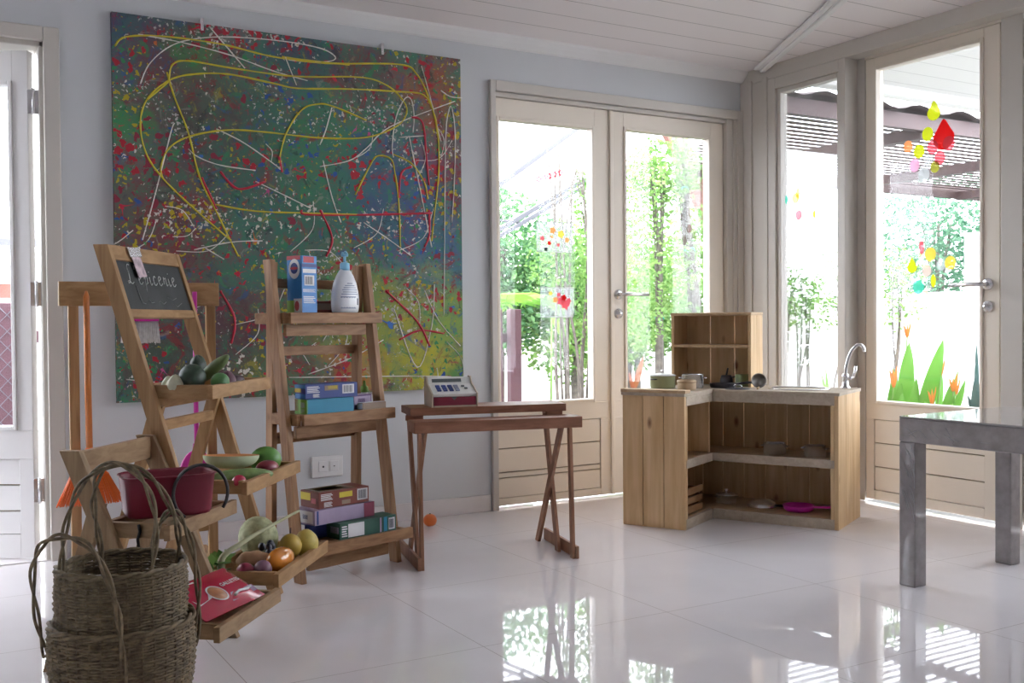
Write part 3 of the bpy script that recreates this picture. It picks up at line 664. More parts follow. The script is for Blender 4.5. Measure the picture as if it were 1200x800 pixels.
P = PA(.045, -.17, zt1+.024); simple('garlic', 'whitish garlic bulb in the back corner of the top tray', 'garlic', P, .026, .026, .024, rot(Z), 'v_pale', lambda d: 1+.35*max(0, d.z)**8+.04*math.cos(7*math.atan2(d.y, d.x)))
P = PA(.075, -.205, zt1+.022); simple('garlic', 'smaller yellowish garlic bulb at the back of the top tray', 'garlic', P, .022, .022, .022, rot(Z), 'v_gourd', lambda d: 1+.35*max(0, d.z)**8)
# middle tray
def half_gourd(P, R):
    b = MB(); pr_ = [(0, -.042)]+[(.075*math.sin(a)**.8, -.042*math.cos(a)) for a in [i*PI/2/9 for i in range(1, 10)]]
    b.lathe(pr_, P, 24, 0, R, 1.15, .75); o = b.build('half_gourd', 'v_gourd')
    b = MB(); b.lathe([(0, -.012), (.045, -.010), (.066, -.001), (.075, 0)], P, 24, 0, R, 1.15, .75); b.build('flesh', 'v_flesh', o); return o
P = PA(.20, -.065, zt2+.078); tag(half_gourd(P, rot(Z+Aw*.06+An*.02, Aw*.55+An*.8)), 'pale green half gourd with orange flesh lying on the cucumber', 'gourd')
P = PA(.14, -.01, zt2+.022); simple('cucumber', 'long green cucumber at the front of the middle tray', 'cucumber', P, .024, .024, .098, rot(An*.78+Aw*.62), 'v_cucumber', lambda d: 1+.03*math.cos(6*math.atan2(d.y, d.x)))
P = PA(.045, .022, zt2+.020); simple('radish', 'small shiny red radish beside the cucumber end', 'radish', P, .024, .021, .021, rot(An), 'v_radish', stem=([P+An*.018, P+An*.03+Z*.002], [.004, .002]), mst='v_pale')
P = PA(.345, -.005, zt2+.044); simple('mango', 'green mango at the far end of the middle tray', 'mango', P, .036, .044, .050, rot(An*.8+Aw*.4), 'v_mangogreen', lambda d: 1-.1*d.z)
P = PA(.285, .018, zt2+.026); simple('red_pepper', 'dark red pepper under the green mango', 'pepper', P, .026, .026, .040, rot(An*.6+Aw*.8), 'v_redpepper')
# bottom tray
P = PA(.30, -.02, zt3+.067)
o = simple('melon', 'round netted melon at the back of the lowest vegetable tray', 'melon', P, .062, .062, .066, rot(Z-An*.3), 'v_melon', lambda d: 1+.035*abs(math.cos(5*math.atan2(d.y, d.x))))
P1, P2, P3, P4 = PA(.06, -.04, zt3+.01), PA(.075, -.045, zt3+.055), PA(.24, .02, zt3+.105), PA(.46, .06, zt3+.125)
b = MB(); pts = spline([tuple(P1), tuple(P2), tuple(PA(.14, -.01, zt3+.085)), tuple(P3), tuple(P4)], 6); b.tube(pts, [.012-.008*i/(len(pts)-1) for i in range(len(pts))], 10)
tag(b.build('vegetable_stalk', 'v_stalk'), 'long pale bent stalk lying across the lowest vegetable tray', 'stalk')
P = PA(.30, .085, zt3+.045); simple('pear', 'brownish yellow pear left of the lemon', 'pear', P, .036, .036, .042, rot(Z-Aw*.2), 'v_pear', lambda d: 1-.12*max(0, d.z), stem=([P+Z*.038, P+Z*.055+Aw*.006], [.003, .002]), mst='v_dark')
P = PA(.355, .118, zt3+.040); simple('lemon', 'round yellow lemon at the far end of the lowest tray', 'lemon', P, .040, .040, .042, rot(Z), 'v_lemon', lambda d: 1+.10*abs(d.z)**10)
P = PA(.165, .105, zt3+.034); simple('mango', 'glossy orange mango at the front of the lowest tray', 'mango', P, .034, .036, .064, rot(Aw*.9+An*.15), 'v_mango', lambda d: 1-.14*d.z)
P = PA(.13, .03, zt3+.034); simple('sweet_potato', 'tan sweet potato behind the onions in the lowest tray', 'sweet potato', P, .030, .030, .055, rot(An*.9+Aw*.3), 'v_potato', lambda d: 1+.06*math.sin(9*d.z))
P = PA(.05, .035, zt3+.023); simple('red_onion', 'dark red onion left of the plum in the lowest tray', 'onion', P, .024, .024, .026, rot(An), 'v_redonion', lambda d: 1+.25*max(0, d.z)**8)
P = PA(.06, .085, zt3+.025); simple('plum', 'dusty purple plum at the near corner of the lowest tray', 'plum', P, .027, .027, .028, rot(Z), 'v_plum')
rnd = random.Random(3)
o = None
b = MB()
for i in range(12):
    b.ell(PA(.22+rnd.uniform(-.03, .03), .045+rnd.uniform(-.02, .02), zt3+.02+rnd.uniform(0, .045)), .012, .012, .013, None, 10, 6)
tag(b.build('grape_bunch', 'v_grape'), 'bunch of dark grapes below the melon', 'grapes')
b = MB()
for i in range(26):
    c = PA(.075+rnd.uniform(-.05, .05), -.055+rnd.uniform(-.02, .02), zt3+rnd.uniform(.005, .05)); d = (An*rnd.uniform(-1, 1)+Aw*rnd.uniform(-1, 1)+Z*rnd.uniform(-.1, .7)).normalized(); s = d.cross(Z).normalized()
    L_ = rnd.uniform(.03, .055); w_ = rnd.uniform(.012, .02)
    b.quadset([c, c+d*L_*.5+s*w_, c+d*L_, c+d*L_*.5-s*w_], [(0, 1, 2, 3)])
tag(b.build('lettuce', 'leafy', recalc=False), 'ragged bunch of green salad leaves at the back of the lowest tray', 'lettuce')
# tangerine on the floor
P = V(-2.113, -.20, .030); o = simple('tangerine', 'orange tangerine alone on the floor near the skirting', 'tangerine', P, .030, .030, .029, rot(Z), 'v_tomato', lambda d: 1-.06*abs(d.z)**6, stem=([P+Z*.027, P+Z*.031], [.004, .003]), mst='v_green')

# ------------------------------------------------------------------ red tub and packets on the low stand
M['redtub'] = plain('red plastic', (.17, .003, .022), .42, .08, 10)
M['blackcord'] = plain('dark rubber cord', (.02, .018, .02), .5, .1, 20)
zb = .396-.027
t = thing('shopping_tub', 'red plastic tub with a dark hoop handle in the upper tray of the low stand', 'tub', tuple(PB(.17, -.1, zb)))
def ring(s, z, ra, rw, n=28):
    # rounded rectangle ring in the (Bw, Bn) plane
    out = []
    for k in range(n):
        a = 2*PI*k/n; c, s_ = math.cos(a), math.sin(a); p_ = 5
        q = (abs(c)**p_+abs(s_)**p_)**(-1/p_); out.append(PB(s+rw*c*q, -.10+ra*s_*q, z))
    return out
tubx = (Bw*.62+Bn*.78).normalized(); tuby = V(-tubx.y, tubx.x, 0)
TC = PB(.155, -.095, .397)
def tring(z, L_, W_, n=32, sh=0):
    out = []
    for k in range(n):
        a = 2*PI*k/n; c, s_ = math.cos(a), math.sin(a); p_ = 4.5; q = (abs(c)**p_+abs(s_)**p_)**(-1/p_)
        out.append(TC+tubx*(L_*c*q+sh)+tuby*W_*s_*q+Z*z)
    return out
b = MB(); rings = [tring(.002, .104, .070), tring(.012, .109, .074), tring(.104, .118, .080), tring(.107, .122, .084), tring(.110, .118, .080), tring(.103, .114, .076), tring(.015, .104, .070)]
vr = [[b.bm.verts.new(p) for p in r] for r in rings]
for A_, B_ in zip(vr, vr[1:]):
    for k in range(32):
        f = b.bm.faces.new([A_[k], A_[(k+1) % 32], B_[(k+1) % 32], B_[k]]); f.smooth = True
b.bm.faces.new(vr[0][::-1]); b.bm.faces.new(vr[-1])
b.build('tub_body', 'redtub', t)
b = MB(); cc = TC+tubx*.07
hp = [cc+tuby*(-.0)+tubx*.070*math.cos(a)-tuby*.086+Z*(.060+.074*math.sin(a)) for a in [i*2*PI/40 for i in range(-4, 27)]]
b.tube(hp, .0045, 8); b.build('hoop_handle', 'blackcord', t)
# red biscuit packet, green packet beneath
M['packred'] = plain('glossy red wrapper', (.42, .012, .05), .22, .12, 12, coat=.5)
M['packwhite'] = plain('glossy white print and glare', (.75, .75, .80), .2, .05, 12, coat=.5)
M['packgreen'] = plain('green wrapper', (.12, .20, .06), .35, .25, 20)
M['packtan'] = plain('printed biscuit picture', (.45, .20, .10), .3, .3, 30)
M['packpurple'] = plain('printed purple band', (.20, .09, .22), .3, .1, 20)
zp = .145-.027+.03
Q0, Q1 = V(-3.44, -1.655, zp), V(-3.235, -1.475, zp)
ex = (Q1-Q0).normalized(); ey = V(-ex.y, ex.x, 0); tl = (ey*.88+Z*.42).normalized()
t = thing('biscuit_packet', 'shiny red biscuit packet with a round picture tilted in the lowest tray', 'packet', tuple((Q0+Q1)/2))
b = MB(); c = (Q0+Q1)/2+tl*.075; nn_ = ex.cross(tl)
L_ = (Q1-Q0).length/2
grid = []
for j in range(7):
    for i in range(9):
        u, v = i/4-1, j/3-1
        pil = .014*(1-u**4)*(1-v**4)
        grid.append(c+ex*L_*u+tl*.075*v+nn_*pil)
fc = [(j*9+i, j*9+i+1, (j+1)*9+i+1, (j+1)*9+i) for j in range(6) for i in range(8)]
b.quadset(grid, fc, 0, True)
grid2 = [g-nn_*(.004+2*((g-c).dot(nn_))) for g in grid]
b.quadset(grid2, [f[::-1] for f in fc], 0, True)
pk = b.build('wrapper', 'packred', t, recalc=False)
top = c+nn_*.0150
b = MB(); b.quadset([top-ex*L_*.80-tl*.030-nn_*.006, top-ex*L_*.32-tl*.022+nn_*.0006, top-ex*L_*.24+tl*.058-nn_*.005, top-ex*L_*.80+tl*.058-nn_*.010], [(0, 1, 2, 3)]); b.build('painted_glare', 'packwhite', t, recalc=False)  # white quad puts the glare on the red wrapper into its colour
b = MB(); b.lathe([(0, .0016), (.026, .0016), (.028, 0)], top-ex*.022-tl*.016, 24, 0, rot(nn_)); b.lathe([(.028, .0012), (.031, .0018), (.033, .001)], top-ex*.022-tl*.016, 24, 1, rot(nn_)); b.build('round_picture', ['packtan', 'packwhite'], t)
b = MB(); b.quadset([top+ex*.0-tl*.058-nn_*.006, top+ex*L_*.93-tl*.052-nn_*.009, top+ex*L_*.93-tl*.028-nn_*.006, top+ex*.02-tl*.030-nn_*.001], [(0, 1, 2, 3)]); b.build('purple_band', 'packpurple', t, recalc=False)
lettering('GALLETES', .019, top+ex*.018-tl*.002+nn_*.0015, ex, tl, 'packwhite', t)
b = MB(); b.tube([top+ex*.02-tl*.046+nn_*.001, top+ex*.05-tl*.038+nn_*.001, top+ex*.085-tl*.043, top+ex*.105-tl*.038-nn_*.002], .004, 6); b.build('logo_swash', 'packwhite', t)
t = thing('green_packet', 'greenish wrapped packet tucked behind the red biscuit packet', 'packet', tuple(PB(.2, .0, .13)))
b = MB(); cg = PB(.17, -.015, zp-.006); b.obox(cg, (Bn*.55+Bw*.8).normalized()*.085, (Bw*.55-Bn*.8).normalized()*.04, Z*.014); b.build('wrapper', 'packgreen', t, bevel=.006)
b = MB(); b.obox(cg-(Bn*.55+Bw*.8).normalized()*.03+Z*.0142, (Bn*.55+Bw*.8).normalized()*.045, (Bw*.55-Bn*.8).normalized()*.036, Z*.0006); b.build('label', 'packwhite', t)
M['brass'] = plain('brass', (.75, .5, .12), .25, .1, 20, metal=1)
t = thing('brass_tag', 'small brass tag on a dark cord hanging by the low stand above the baskets', 'tag', tuple(PB(-.02, -.13, .40)))
b = MB(); p0 = PB(.018, -.10, .405); b.tube([p0-Z*.012, p0-Z*.03+An*.003, p0-An*.003-Z*.05, p0-Z*.075], .004, 6); b.build('cord', 'blackcord', t)
b = MB(); b.lathe([(0, .02), (.006, .02), (.010, .008), (.016, -.012), (0, -.010)], p0-Z*.09, 16); b.build('tag', 'brass', t)

# ------------------------------------------------------------------ wicker baskets
M['wicker'] = plain('woven cane', (.165, .120, .065), .65, .45, 60)
M['wicker_in'] = plain('woven cane in grey', (.165, .125, .07), .65, .45, 60)
def basket_body(c, rfun, z0, z1, rows, stakes, m, root, sx=1.0):
    b = MB(); c = V(*c, 0); seg = stakes*2
    for i in range(rows):
        t_ = i/(rows-1); z = z0+(z1-z0)*t_; r = rfun(t_); pts = []
        for k in range(seg):
            a = 2*PI*k/seg; wv = (.0042 if (k+i) % 2 else -.0042) if k % 2 == i % 2 else (-.0042 if (i % 2) else .0042)
            wv = .0027*(1 if (k//1+i) % 2 else -1)
            rr = r+wv+rb_.uniform(-.0012, .0012)
            pts.append(c+V(rr*math.cos(a)*sx, rr*math.sin(a), z+rb_.uniform(-.0015, .0015)))
        b.tube(pts, (z1-z0)/rows*.54, 5, closed=True)
    b.build('woven_side', m, root)
    b = MB()
    for k in range(stakes):
        a = 2*PI*(k+.5)/stakes
        b.tube([c+V(rfun(t_)*math.cos(a)*sx, rfun(t_)*math.sin(a), z0+(z1-z0)*t_) for t_ in [i/8 for i in range(9)]], .0034, 5)
    b.build('stakes', m, root)
    b = MB(); pts = []
    for s_ in (0, PI):
        pts = [c+V((rfun(1)+.0042*math.cos(9*a+s_))*math.cos(a)*sx, (rfun(1)+.0042*math.cos(9*a+s_))*math.sin(a), z1+.004+.0042*math.sin(9*a+s_)) for a in [2*PI*k/120 for k in range(120)]]
        b.tube(pts, .0048, 6, closed=True)
    b.build('rim', m, root)
    b = MB(); b.lathe([(0, z0-.004), (rfun(0)-.002, z0-.004), (rfun(0)-.002, z0+.006), (0, z0+.006)], c, 32); b.build('base', m, root)
rb_ = random.Random(8)
def twisted(root, pts, r, m, n=2, tw=.0048):
    b = MB(); pts = [V(p) for p in spline([tuple(p) for p in pts], 8)]
    for j in range(n):
        q = []
        for i, p in enumerate(pts):
            t_ = (pts[min(i+1, len(pts)-1)]-pts[max(i-1, 0)]).normalized(); x = t_.cross(V(.3, .8, .1)).normalized(); y = t_.cross(x)
            a = i*.42+2*PI*j/n; q.append(p+(x*math.cos(a)+y*math.sin(a))*tw)
        b.tube(q, r, 6)
    return b.build('handle', m, root)
KC = V(-3.672, -1.838, 0); kr = V(.8632, -.5047, 0); kf = V(.5046, .8632, 0)   # across and away, as the basket stands
ro = thing('outer_basket', 'tall round wicker basket on the floor with another basket nested in it', 'basket', tuple(KC))
basket_body((KC.x, KC.y), lambda t_: .134+.022*math.sin(min(1, t_*1.15)*PI/2)-.004*max(0, t_-.8)/.2, .006, .232, 36, 36, 'wicker', ro)
ri = thing('inner_basket', 'narrower wicker basket with high twin handles nested inside the outer basket', 'basket', tuple(KC+V(0, 0, .012)))
basket_body((KC.x, KC.y), lambda t_: .112+.028*math.sin(min(1, t_*1.05)*PI/2)-.004*max(0, t_-.85)/.15, .022, .356, 54, 32, 'wicker_in', ri)
KP = lambda a, f, z: KC+kr*(a*.90)+kf*(f*.90)+Z*z
twisted(ri, [KP(-.112, -.098, .25), KP(-.112, -.09, .37), KP(-.108, -.07, .46), KP(-.075, -.05, .55), KP(0, -.035, .592), KP(.072, -.045, .555), KP(.108, -.06, .47), KP(.105, -.08, .37), KP(.09, -.11, .26)], .0037, 'wicker_in')
twisted(ri, [KP(-.09, .12, .30), KP(-.092, .09, .40), KP(-.085, .04, .49), KP(-.05, -.005, .565), KP(.01, -.02, .588), KP(.085, -.005, .55), KP(.125, .03, .46), KP(.118, .08, .38), KP(.10, .11, .28)], .0037, 'wicker_in')
twisted(ro, [KP(-.162, -.07, .17), KP(-.176, -.085, .26), KP(-.168, -.12, .37), KP(-.12, -.165, .44), KP(-.055, -.18, .455), KP(.01, -.185, .42), KP(.05, -.175, .32), KP(.06, -.168, .23), KP(.065, -.158, .12)], .0037, 'wicker')
twisted(ro, [KP(.01, .168, .18), KP(.01, .172, .28), KP(.035, .15, .40), KP(.085, .12, .46), KP(.13, .08, .44), KP(.165, .06, .36), KP(.175, .055, .26), KP(.168, .05, .16)], .0037, 'wicker')

# ------------------------------------------------------------------ broom rack and its tools
RY = -.37
t = thing('broom_rack', 'plain wooden rack behind the market stand on which the broom hangs', 'rack', (-3.36, RY, 0))
b = MB(); b.box(-3.626, -3.07, RY-.012, RY+.012, .968, 1.054); b.build('top_board', 'woodX', t, bevel=.002)
for x in (-3.576, -3.095):
    b = MB(); b.box(x-.017, x+.017, RY+.012, RY+.034, .0, 1.04); b.build('upright', 'woodZ', t, bevel=.002)
    b = MB(); b.box(x-.017, x+.017, RY-.16, RY+.20, 0, .03); b.build('foot', 'woodX', t, bevel=.002)
b = MB(); b.box(-3.56, -3.112, RY+.014, RY+.030, .12, .17); b.build('stretcher', 'woodX', t, bevel=.002)
for x in (-3.54, -3.365, -3.168):
    b = MB(); b.tube([(x, RY-.012, 1.01), (x, RY-.04, 1.012)], .004, 8); b.build('peg', 'woodX', t)
M['orangeh'] = plain('orange lacquered stick', (.55, .17, .035), .35, .1, 20); M['orangeb'] = plain('orange plastic', (.75, .13, .01), .4, .08, 30)
M['magenta'] = plain('magenta plastic', (.62, .03, .36), .35, .06, 12); M['bristle'] = plain('white bristles', (.9, .89, .9), .6, .15, 90)
t = thing('broom', 'orange broom with wide orange bristles hanging on the left of the rack', 'broom', (-3.54, RY-.03, .26))
yb = RY-.045
b = MB(); b.tube([(-3.538, yb, .45), (-3.540, yb, .7), (-3.541, yb, 1.0), (-3.541, yb, 1.02)], [.0115, .0115, .0105, .004], 12); b.build('stick', 'orangeh', t)
b = MB(); b.lathe([(0, .47), (.014, .47), (.018, .43), (.03, .40), (.0, .395)], (-3.538, yb, 0), 16)
b.hexa([V(-3.60, yb-.018, .375), V(-3.478, yb-.018, .375), V(-3.478, yb+.018, .375), V(-3.60, yb+.018, .375), V(-3.575, yb-.014, .41), V(-3.502, yb-.014, .41), V(-3.502, yb+.014, .41), V(-3.575, yb+.014, .41)])
b.build('broom_head', 'orangeb', t, bevel=.004)
b = MB(); rnd = random.Random(2)
for i in range(34):
    for j in range(4):
        u = i/33; x0 = -3.598+.118*u; x1 = -3.645+.215*u+rnd.uniform(-.004, .004); y0 = yb-.013+.026*j/3
        b.tube([(x0, y0, .378), (x1, y0+(j-1.5)*.006, .272+rnd.uniform(-.004, .004))], [.0024, .0022], 4)
b.build('bristles', 'orangeb', t)
t = thing('hand_brush', 'magenta hand brush with white bristles hanging from the rack behind the slate stand', 'brush', (-3.362, RY-.03, .9))
b = MB(); b.tube([(-3.364, yb, 1.02), (-3.363, yb, .95)], [.009, .012], 10); b.box(-3.425, -3.298, yb-.016, yb+.016, .912, .95); b.build('handle', 'magenta', t, bevel=.004)
b = MB()
for i in range(26):
    for j in range(4):
        x0 = -3.42+.117*i/25; b.tube([(x0, yb-.011+.0073*j, .914), (x0+rnd.uniform(-.003, .003)+(i-12.5)*.0003, yb-.012+.008*j, .836+rnd.uniform(-.004, .003))], .0022, 4)
b.build('bristles', 'bristle', t)
t = thing('dustpan', 'long handled magenta dustpan hanging at the right end of the rack', 'dustpan', (-3.168, RY-.03, .36))
b = MB(); b.tube([(-3.168, yb, 1.02), (-3.168, yb, .42)], [.0085, .0085], 10); b.build('handle', 'magenta', t)
b = MB(); pf = []
for i in range(15):
    a = PI*i/14; pf.append((-3.168+.062*math.cos(a), yb, .345+.09*math.sin(a)))
b.prism(pf, (0, .012, 0)); b.box(-3.23, -3.106, yb-.03, yb+.012, .335, .347)
b.lathe([(.012, .46), (.016, .43), (.022, .40)], (-3.168, yb, 0), 14); b.build('pan', 'magenta', t, bevel=.003)

# ------------------------------------------------------------------ boxes and bottles on the brown stand
def col(n, c, rough=.5, var=.06, **k): M[n] = plain(n, c, rough, var, 20, **k); return n
col('card_blue', (.035, .20, .52)); col('card_navy', (.03, .055, .22)); col('card_teal', (.02, .22, .36)); col('card_green', (.20, .42, .06)); col('card_red', (.42, .03, .05)); col('card_white', (.72, .72, .74)); col('card_yellow', (.62, .50, .04))
col('card_maroon', (.19, .045, .03)); col('card_lav', (.36, .29, .42)); col('card_purple', (.10, .05, .15)); col('card_dgreen', (.02, .09, .06)); col('card_ink', (.03, .03, .06)); col('card_brown', (.28, .2, .14)); col('card_plum', (.24, .04, .08)); col('card_pink', (.55, .12, .15))
col('bottle_white', (.72, .74, .78), .3, .03, coat=.3); col('cap_blue', (.22, .50, .70), .3, .03); col('print_grey', (.28, .32, .42), .5)
def carton(name, label, s0, s1, a1, d, z0, h, P_, wd, nd, yaw, body, patches=(), cat='box', group=None):
    """printed carton: front face along the shelf from s0 to s1, front at offset a1, depth d; patches = (face, u0, u1, v0, v1, material)"""
    c0 = P_(s0, a1, z0); x = (wd*math.cos(yaw)+nd*math.sin(yaw)).normalized(); y = V(-x.y, x.x, 0)   # y goes back
    W = s1-s0
    root = thing(name, label, cat, tuple(c0+x*W/2+y*d/2), group)
    b = MB(); b.obox(c0+x*W/2+y*d/2+Z*h/2, x*W/2, y*d/2, Z*h/2); b.build('carton', body, root, bevel=.0015)
    byface = {}
    for (f, u0, u1, v0, v1, m) in patches:
        b = MB(); e = .0005
        if f == 'front': q = [c0+x*W*u+Z*h*v-y*e for u, v in ((u0, v0), (u1, v0), (u1, v1), (u0, v1))]; nn = -y*e
        elif f == 'left': q = [c0+y*d*(1-u)+Z*h*v-x*e for u, v in ((u0, v0), (u1, v0), (u1, v1), (u0, v1))]; nn = -x*e
        else: q = [c0+x*W*u+y*d*v+Z*(h+e) for u, v in ((u0, v0), (u1, v0), (u1, v1), (u0, v1))]; nn = Z*e
        if m == 'barcode':
            b.prism(q, nn, 0)
            for i in range(9):
                k0 = .12+.085*i; k1 = k0+(.03 if i % 3 else .05)
                r = [q[0].lerp(q[1], k0), q[0].lerp(q[1], k1), q[3].lerp(q[2], k1), q[3].lerp(q[2], k0)]
                mid = (r[0]+r[3])/2; r = [mid+(p-mid)*.72 for p in r] if False else [r[0].lerp(r[3], .12), r[1].lerp(r[2], .12), r[2].lerp(r[1], .12), r[3].lerp(r[0], .12)]
                b.prism([p+nn*1.2 for p in r], nn, 1)
            b.build('barcode', ['card_white', 'card_ink'], root)
        elif m == 'text':
            for i in range(5):
                k = .08+.19*i; l_ = .95-.25*((i*7) % 3)/3
                r = [q[0].lerp(q[3], k), q[1].lerp(q[2], k), q[1].lerp(q[2], k+.1), q[0].lerp(q[3], k+.1)]; r = [r[0], r[0].lerp(r[1], l_), r[3].lerp(r[2], l_), r[3]]
                b.prism(r, nn)
            b.build('print', 'card_white', root)
        else:
            b.prism(q, nn); b.build('printed_panel', m, root)
    return root
z1 = .939-.001
# tall toothpaste-style carton
r = carton('tall_carton', 'tall blue and white carton left of the pump bottle on the top shelf', .100, .176, -.118, .074, z1, .205, PC, Cw, Cn, -.17, 'card_blue',
   (('left', .0, .5, .0, .22, 'card_green'), ('left', .45, 1, 0, .25, 'card_white'), ('front', 0, 1, .80, .86, 'card_navy'), ('front', .06, .92, .70, .77, 'card_white'), ('front', .15, .8, .48, .66, 'barcode'), ('front', .06, .95, .36, .42, 'text'), ('front', .08, .9, .16, .30, 'text'), ('front', .1, .8, .88, .99, 'card_red'), ('left', 0, .9, .93, 1, 'card_red')))
M['logo_red'] = M['card_red']
def oval(root, c, x, y, n, rx, ry, m, name):
    b = MB(); b.prism([c+x*rx*math.cos(2*PI*k/20)+y*ry*math.sin(2*PI*k/20)+n*.0006 for k in range(20)], n*.0006); return b.build(name, m, root)
xx = (Cw*math.cos(-.17)+Cn*math.sin(-.17)).normalized(); yy = V(-xx.y, xx.x, 0); cL = PC(.100, -.118, z1)+yy*.036-xx*.0006
oval(r, cL+Z*.158, -yy, Z, -xx, .027, .036, 'card_white', 'round_logo'); oval(r, cL+Z*.160-xx*.0006, -yy, Z, -xx, .018, .020, 'card_navy', 'round_logo'); oval(r, cL+Z*.160-xx*.0012, -yy, Z, -xx, .019, .005, 'card_red', 'logo_band')
oval(r, cL+Z*.025-yy*.012-xx*.0006, -yy, Z, -xx, .011, .018, 'card_pink', 'small_logo')
# pump bottle
pb = PC(.325, -.160, z1); t = thing('pump_bottle', 'white drop shaped pump bottle with a pale blue pump on the top shelf', 'bottle', tuple(pb))
b = MB(); R = rot(Z, Cw)
b.lathe([(0, 0), (.050, 0), (.055, .006), (.058, .025), (.059, .05), (.056, .08), (.048, .112), (.036, .140), (.024, .158), (.016, .166), (0, .168)], pb, 32, 0, R, 1.03, .62)
b.build('bottle_body', 'bottle_white', t)
b = MB(); b.lathe([(0, .160), (.018, .160), (.019, .168), (.018, .186), (.010, .190), (0, .190)], pb, 24); b.tube([pb+Z*.188, pb+Z*.214], .005, 10)
b.lathe([(0, .212), (.013, .212), (.014, .220), (.010, .229), (0, .230)], pb, 16); b.tube([pb+Z*.222, pb+Z*.226+Cn*.02-Cw*.012, pb+Z*.220+Cn*.036-Cw*.022], [.006, .006, .004], 10)
b.build('pump', 'cap_blue', t)
b = MB()
def lab(u, v): 
    prof_ = [(.006, .055), (.025, .058), (.05, .059), (.08, .056), (.112, .048), (.14, .036)]
    rr = next((a[1]+(b_[1]-a[1])*(v-a[0])/(b_[0]-a[0]) for a, b_ in zip(prof_, prof_[1:]) if a[0] <= v <= b_[0]), .05)+.0006
    return pb+Cw*rr*1.03*math.sin(u)+Cn*rr*.62*math.cos(u)+Z*v
def band(b, u0, u1, v0, v1, mi):
    n = 10; vs_ = [lab(u0+(u1-u0)*i/n, v0) for i in range(n+1)]+[lab(u0+(u1-u0)*i/n, v1) for i in range(n, -1, -1)]
    b.quadset(vs_, [(i, i+1, 2*n-i, 2*n+1-i) for i in range(n)], mi, True)
band(b, -.75, .45, .016, .062, 0)
for i, (v, l) in enumerate(((.108, .25), (.100, .45), (.092, .55), (.084, .65), (.076, .6), (.068, .7))): band(b, -l, l, v, v+.004, 0)
band(b, .55, .72, .03, .055, 1)
for i in range(5): band(b, -.6, .3, .022+.007*i, .0245+.007*i, 2)
b.build('printed_label', ['print_grey', 'card_ink', 'card_white'], t, recalc=False)
# tin and jar behind
t = thing('patterned_box', 'flat dark red patterned box behind the pump bottle', 'box', tuple(PC(.27, -.265, z1)))
b = MB(); b.obox(PC(.255, -.262, z1+.023), Cw*.075, Cn*.030, Z*.023); b.build('box_body', 'card_maroon', t, bevel=.003)
b = MB(); b.obox(PC(.255, -.231, z1+.025), Cw*.070, Cn*.0006, Z*.012); b.build('printed_panel', 'card_brown', t)
P = PC(.395, -.255, z1+.026); simple('tomato', 'red tomato at the right end of the top shelf', 'tomato', P, .027, .027, .026, rot(Z), 'v_redpepper', stem=([P+Z*.024, P+Z*.030], [.004, .003]), mst='v_green')
# middle shelf
z2 = .581-.001
carton('flat_carton', 'turquoise and green carton at the front of the middle shelf', .062, .262, -.045, .075, z2, .052, PC, Cw, Cn, .05, 'card_teal', (('left', 0, .28, .2, 1, 'card_red'), ('left', 0, 1, 0, 1, 'card_green'), ('left', .5, .85, .45, .8, 'card_white'), ('left', .5, .9, .05, .4, 'text'), ('front', 0, .012, 0, 1, 'card_green')))
carton('flat_carton', 'navy blue carton with a barcode stacked on the turquoise carton', .062, .285, -.053, .065, z2+.053, .052, PC, Cw, Cn, .05, 'card_navy', (('left', 0, .6, .45, .72, 'card_yellow'), ('left', .0, 1, .72, .98, 'card_blue'), ('left', .0, 1, .05, .35, 'card_blue'), ('front', .03, .28, .38, .88, 'text'), ('front', .36, .62, .52, .86, 'card_brown'), ('front', .42, .60, .62, .84, 'card_yellow'), ('front', .70, .93, .25, .88, 'barcode'), ('front', .14, .27, .08, .34, 'text')))
carton('small_carton', 'dark purple carton leaning right of the turquoise carton', .275, .40, -.085, .06, z2, .052, PC, Cw, Cn, -.12, 'card_purple', (('front', .25, .95, .3, .9, 'card_lav'), ('front', .4, .7, .4, .75, 'card_purple'), ('top', .05, .95, .1, .9, 'card_lav')))
carton('flat_packet', 'flat whitish carton lying in front of the purple carton', .315, .432, -.050, .03, z2, .024, PC, Cw, Cn, -.05, 'card_brown', (('top', .0, 1, .05, .95, 'card_white'), ('left', .05, .95, .1, .9, 'card_white')))
pb = PC(.425, -.175, z2); t = thing('glue_tube', 'small white tube with a green cap at the right end of the middle shelf', 'tube', tuple(pb))
b = MB(); b.lathe([(0, 0), (.014, 0), (.014, .05), (.012, .055), (0, .055)], pb, 20); b.build('tube_body', 'bottle_white', t)
b = MB(); b.lathe([(0, .054), (.0145, .054), (.0145, .075), (.007, .08), (.004, .098), (0, .099)], pb, 20); b.build('cap', 'card_green', t)
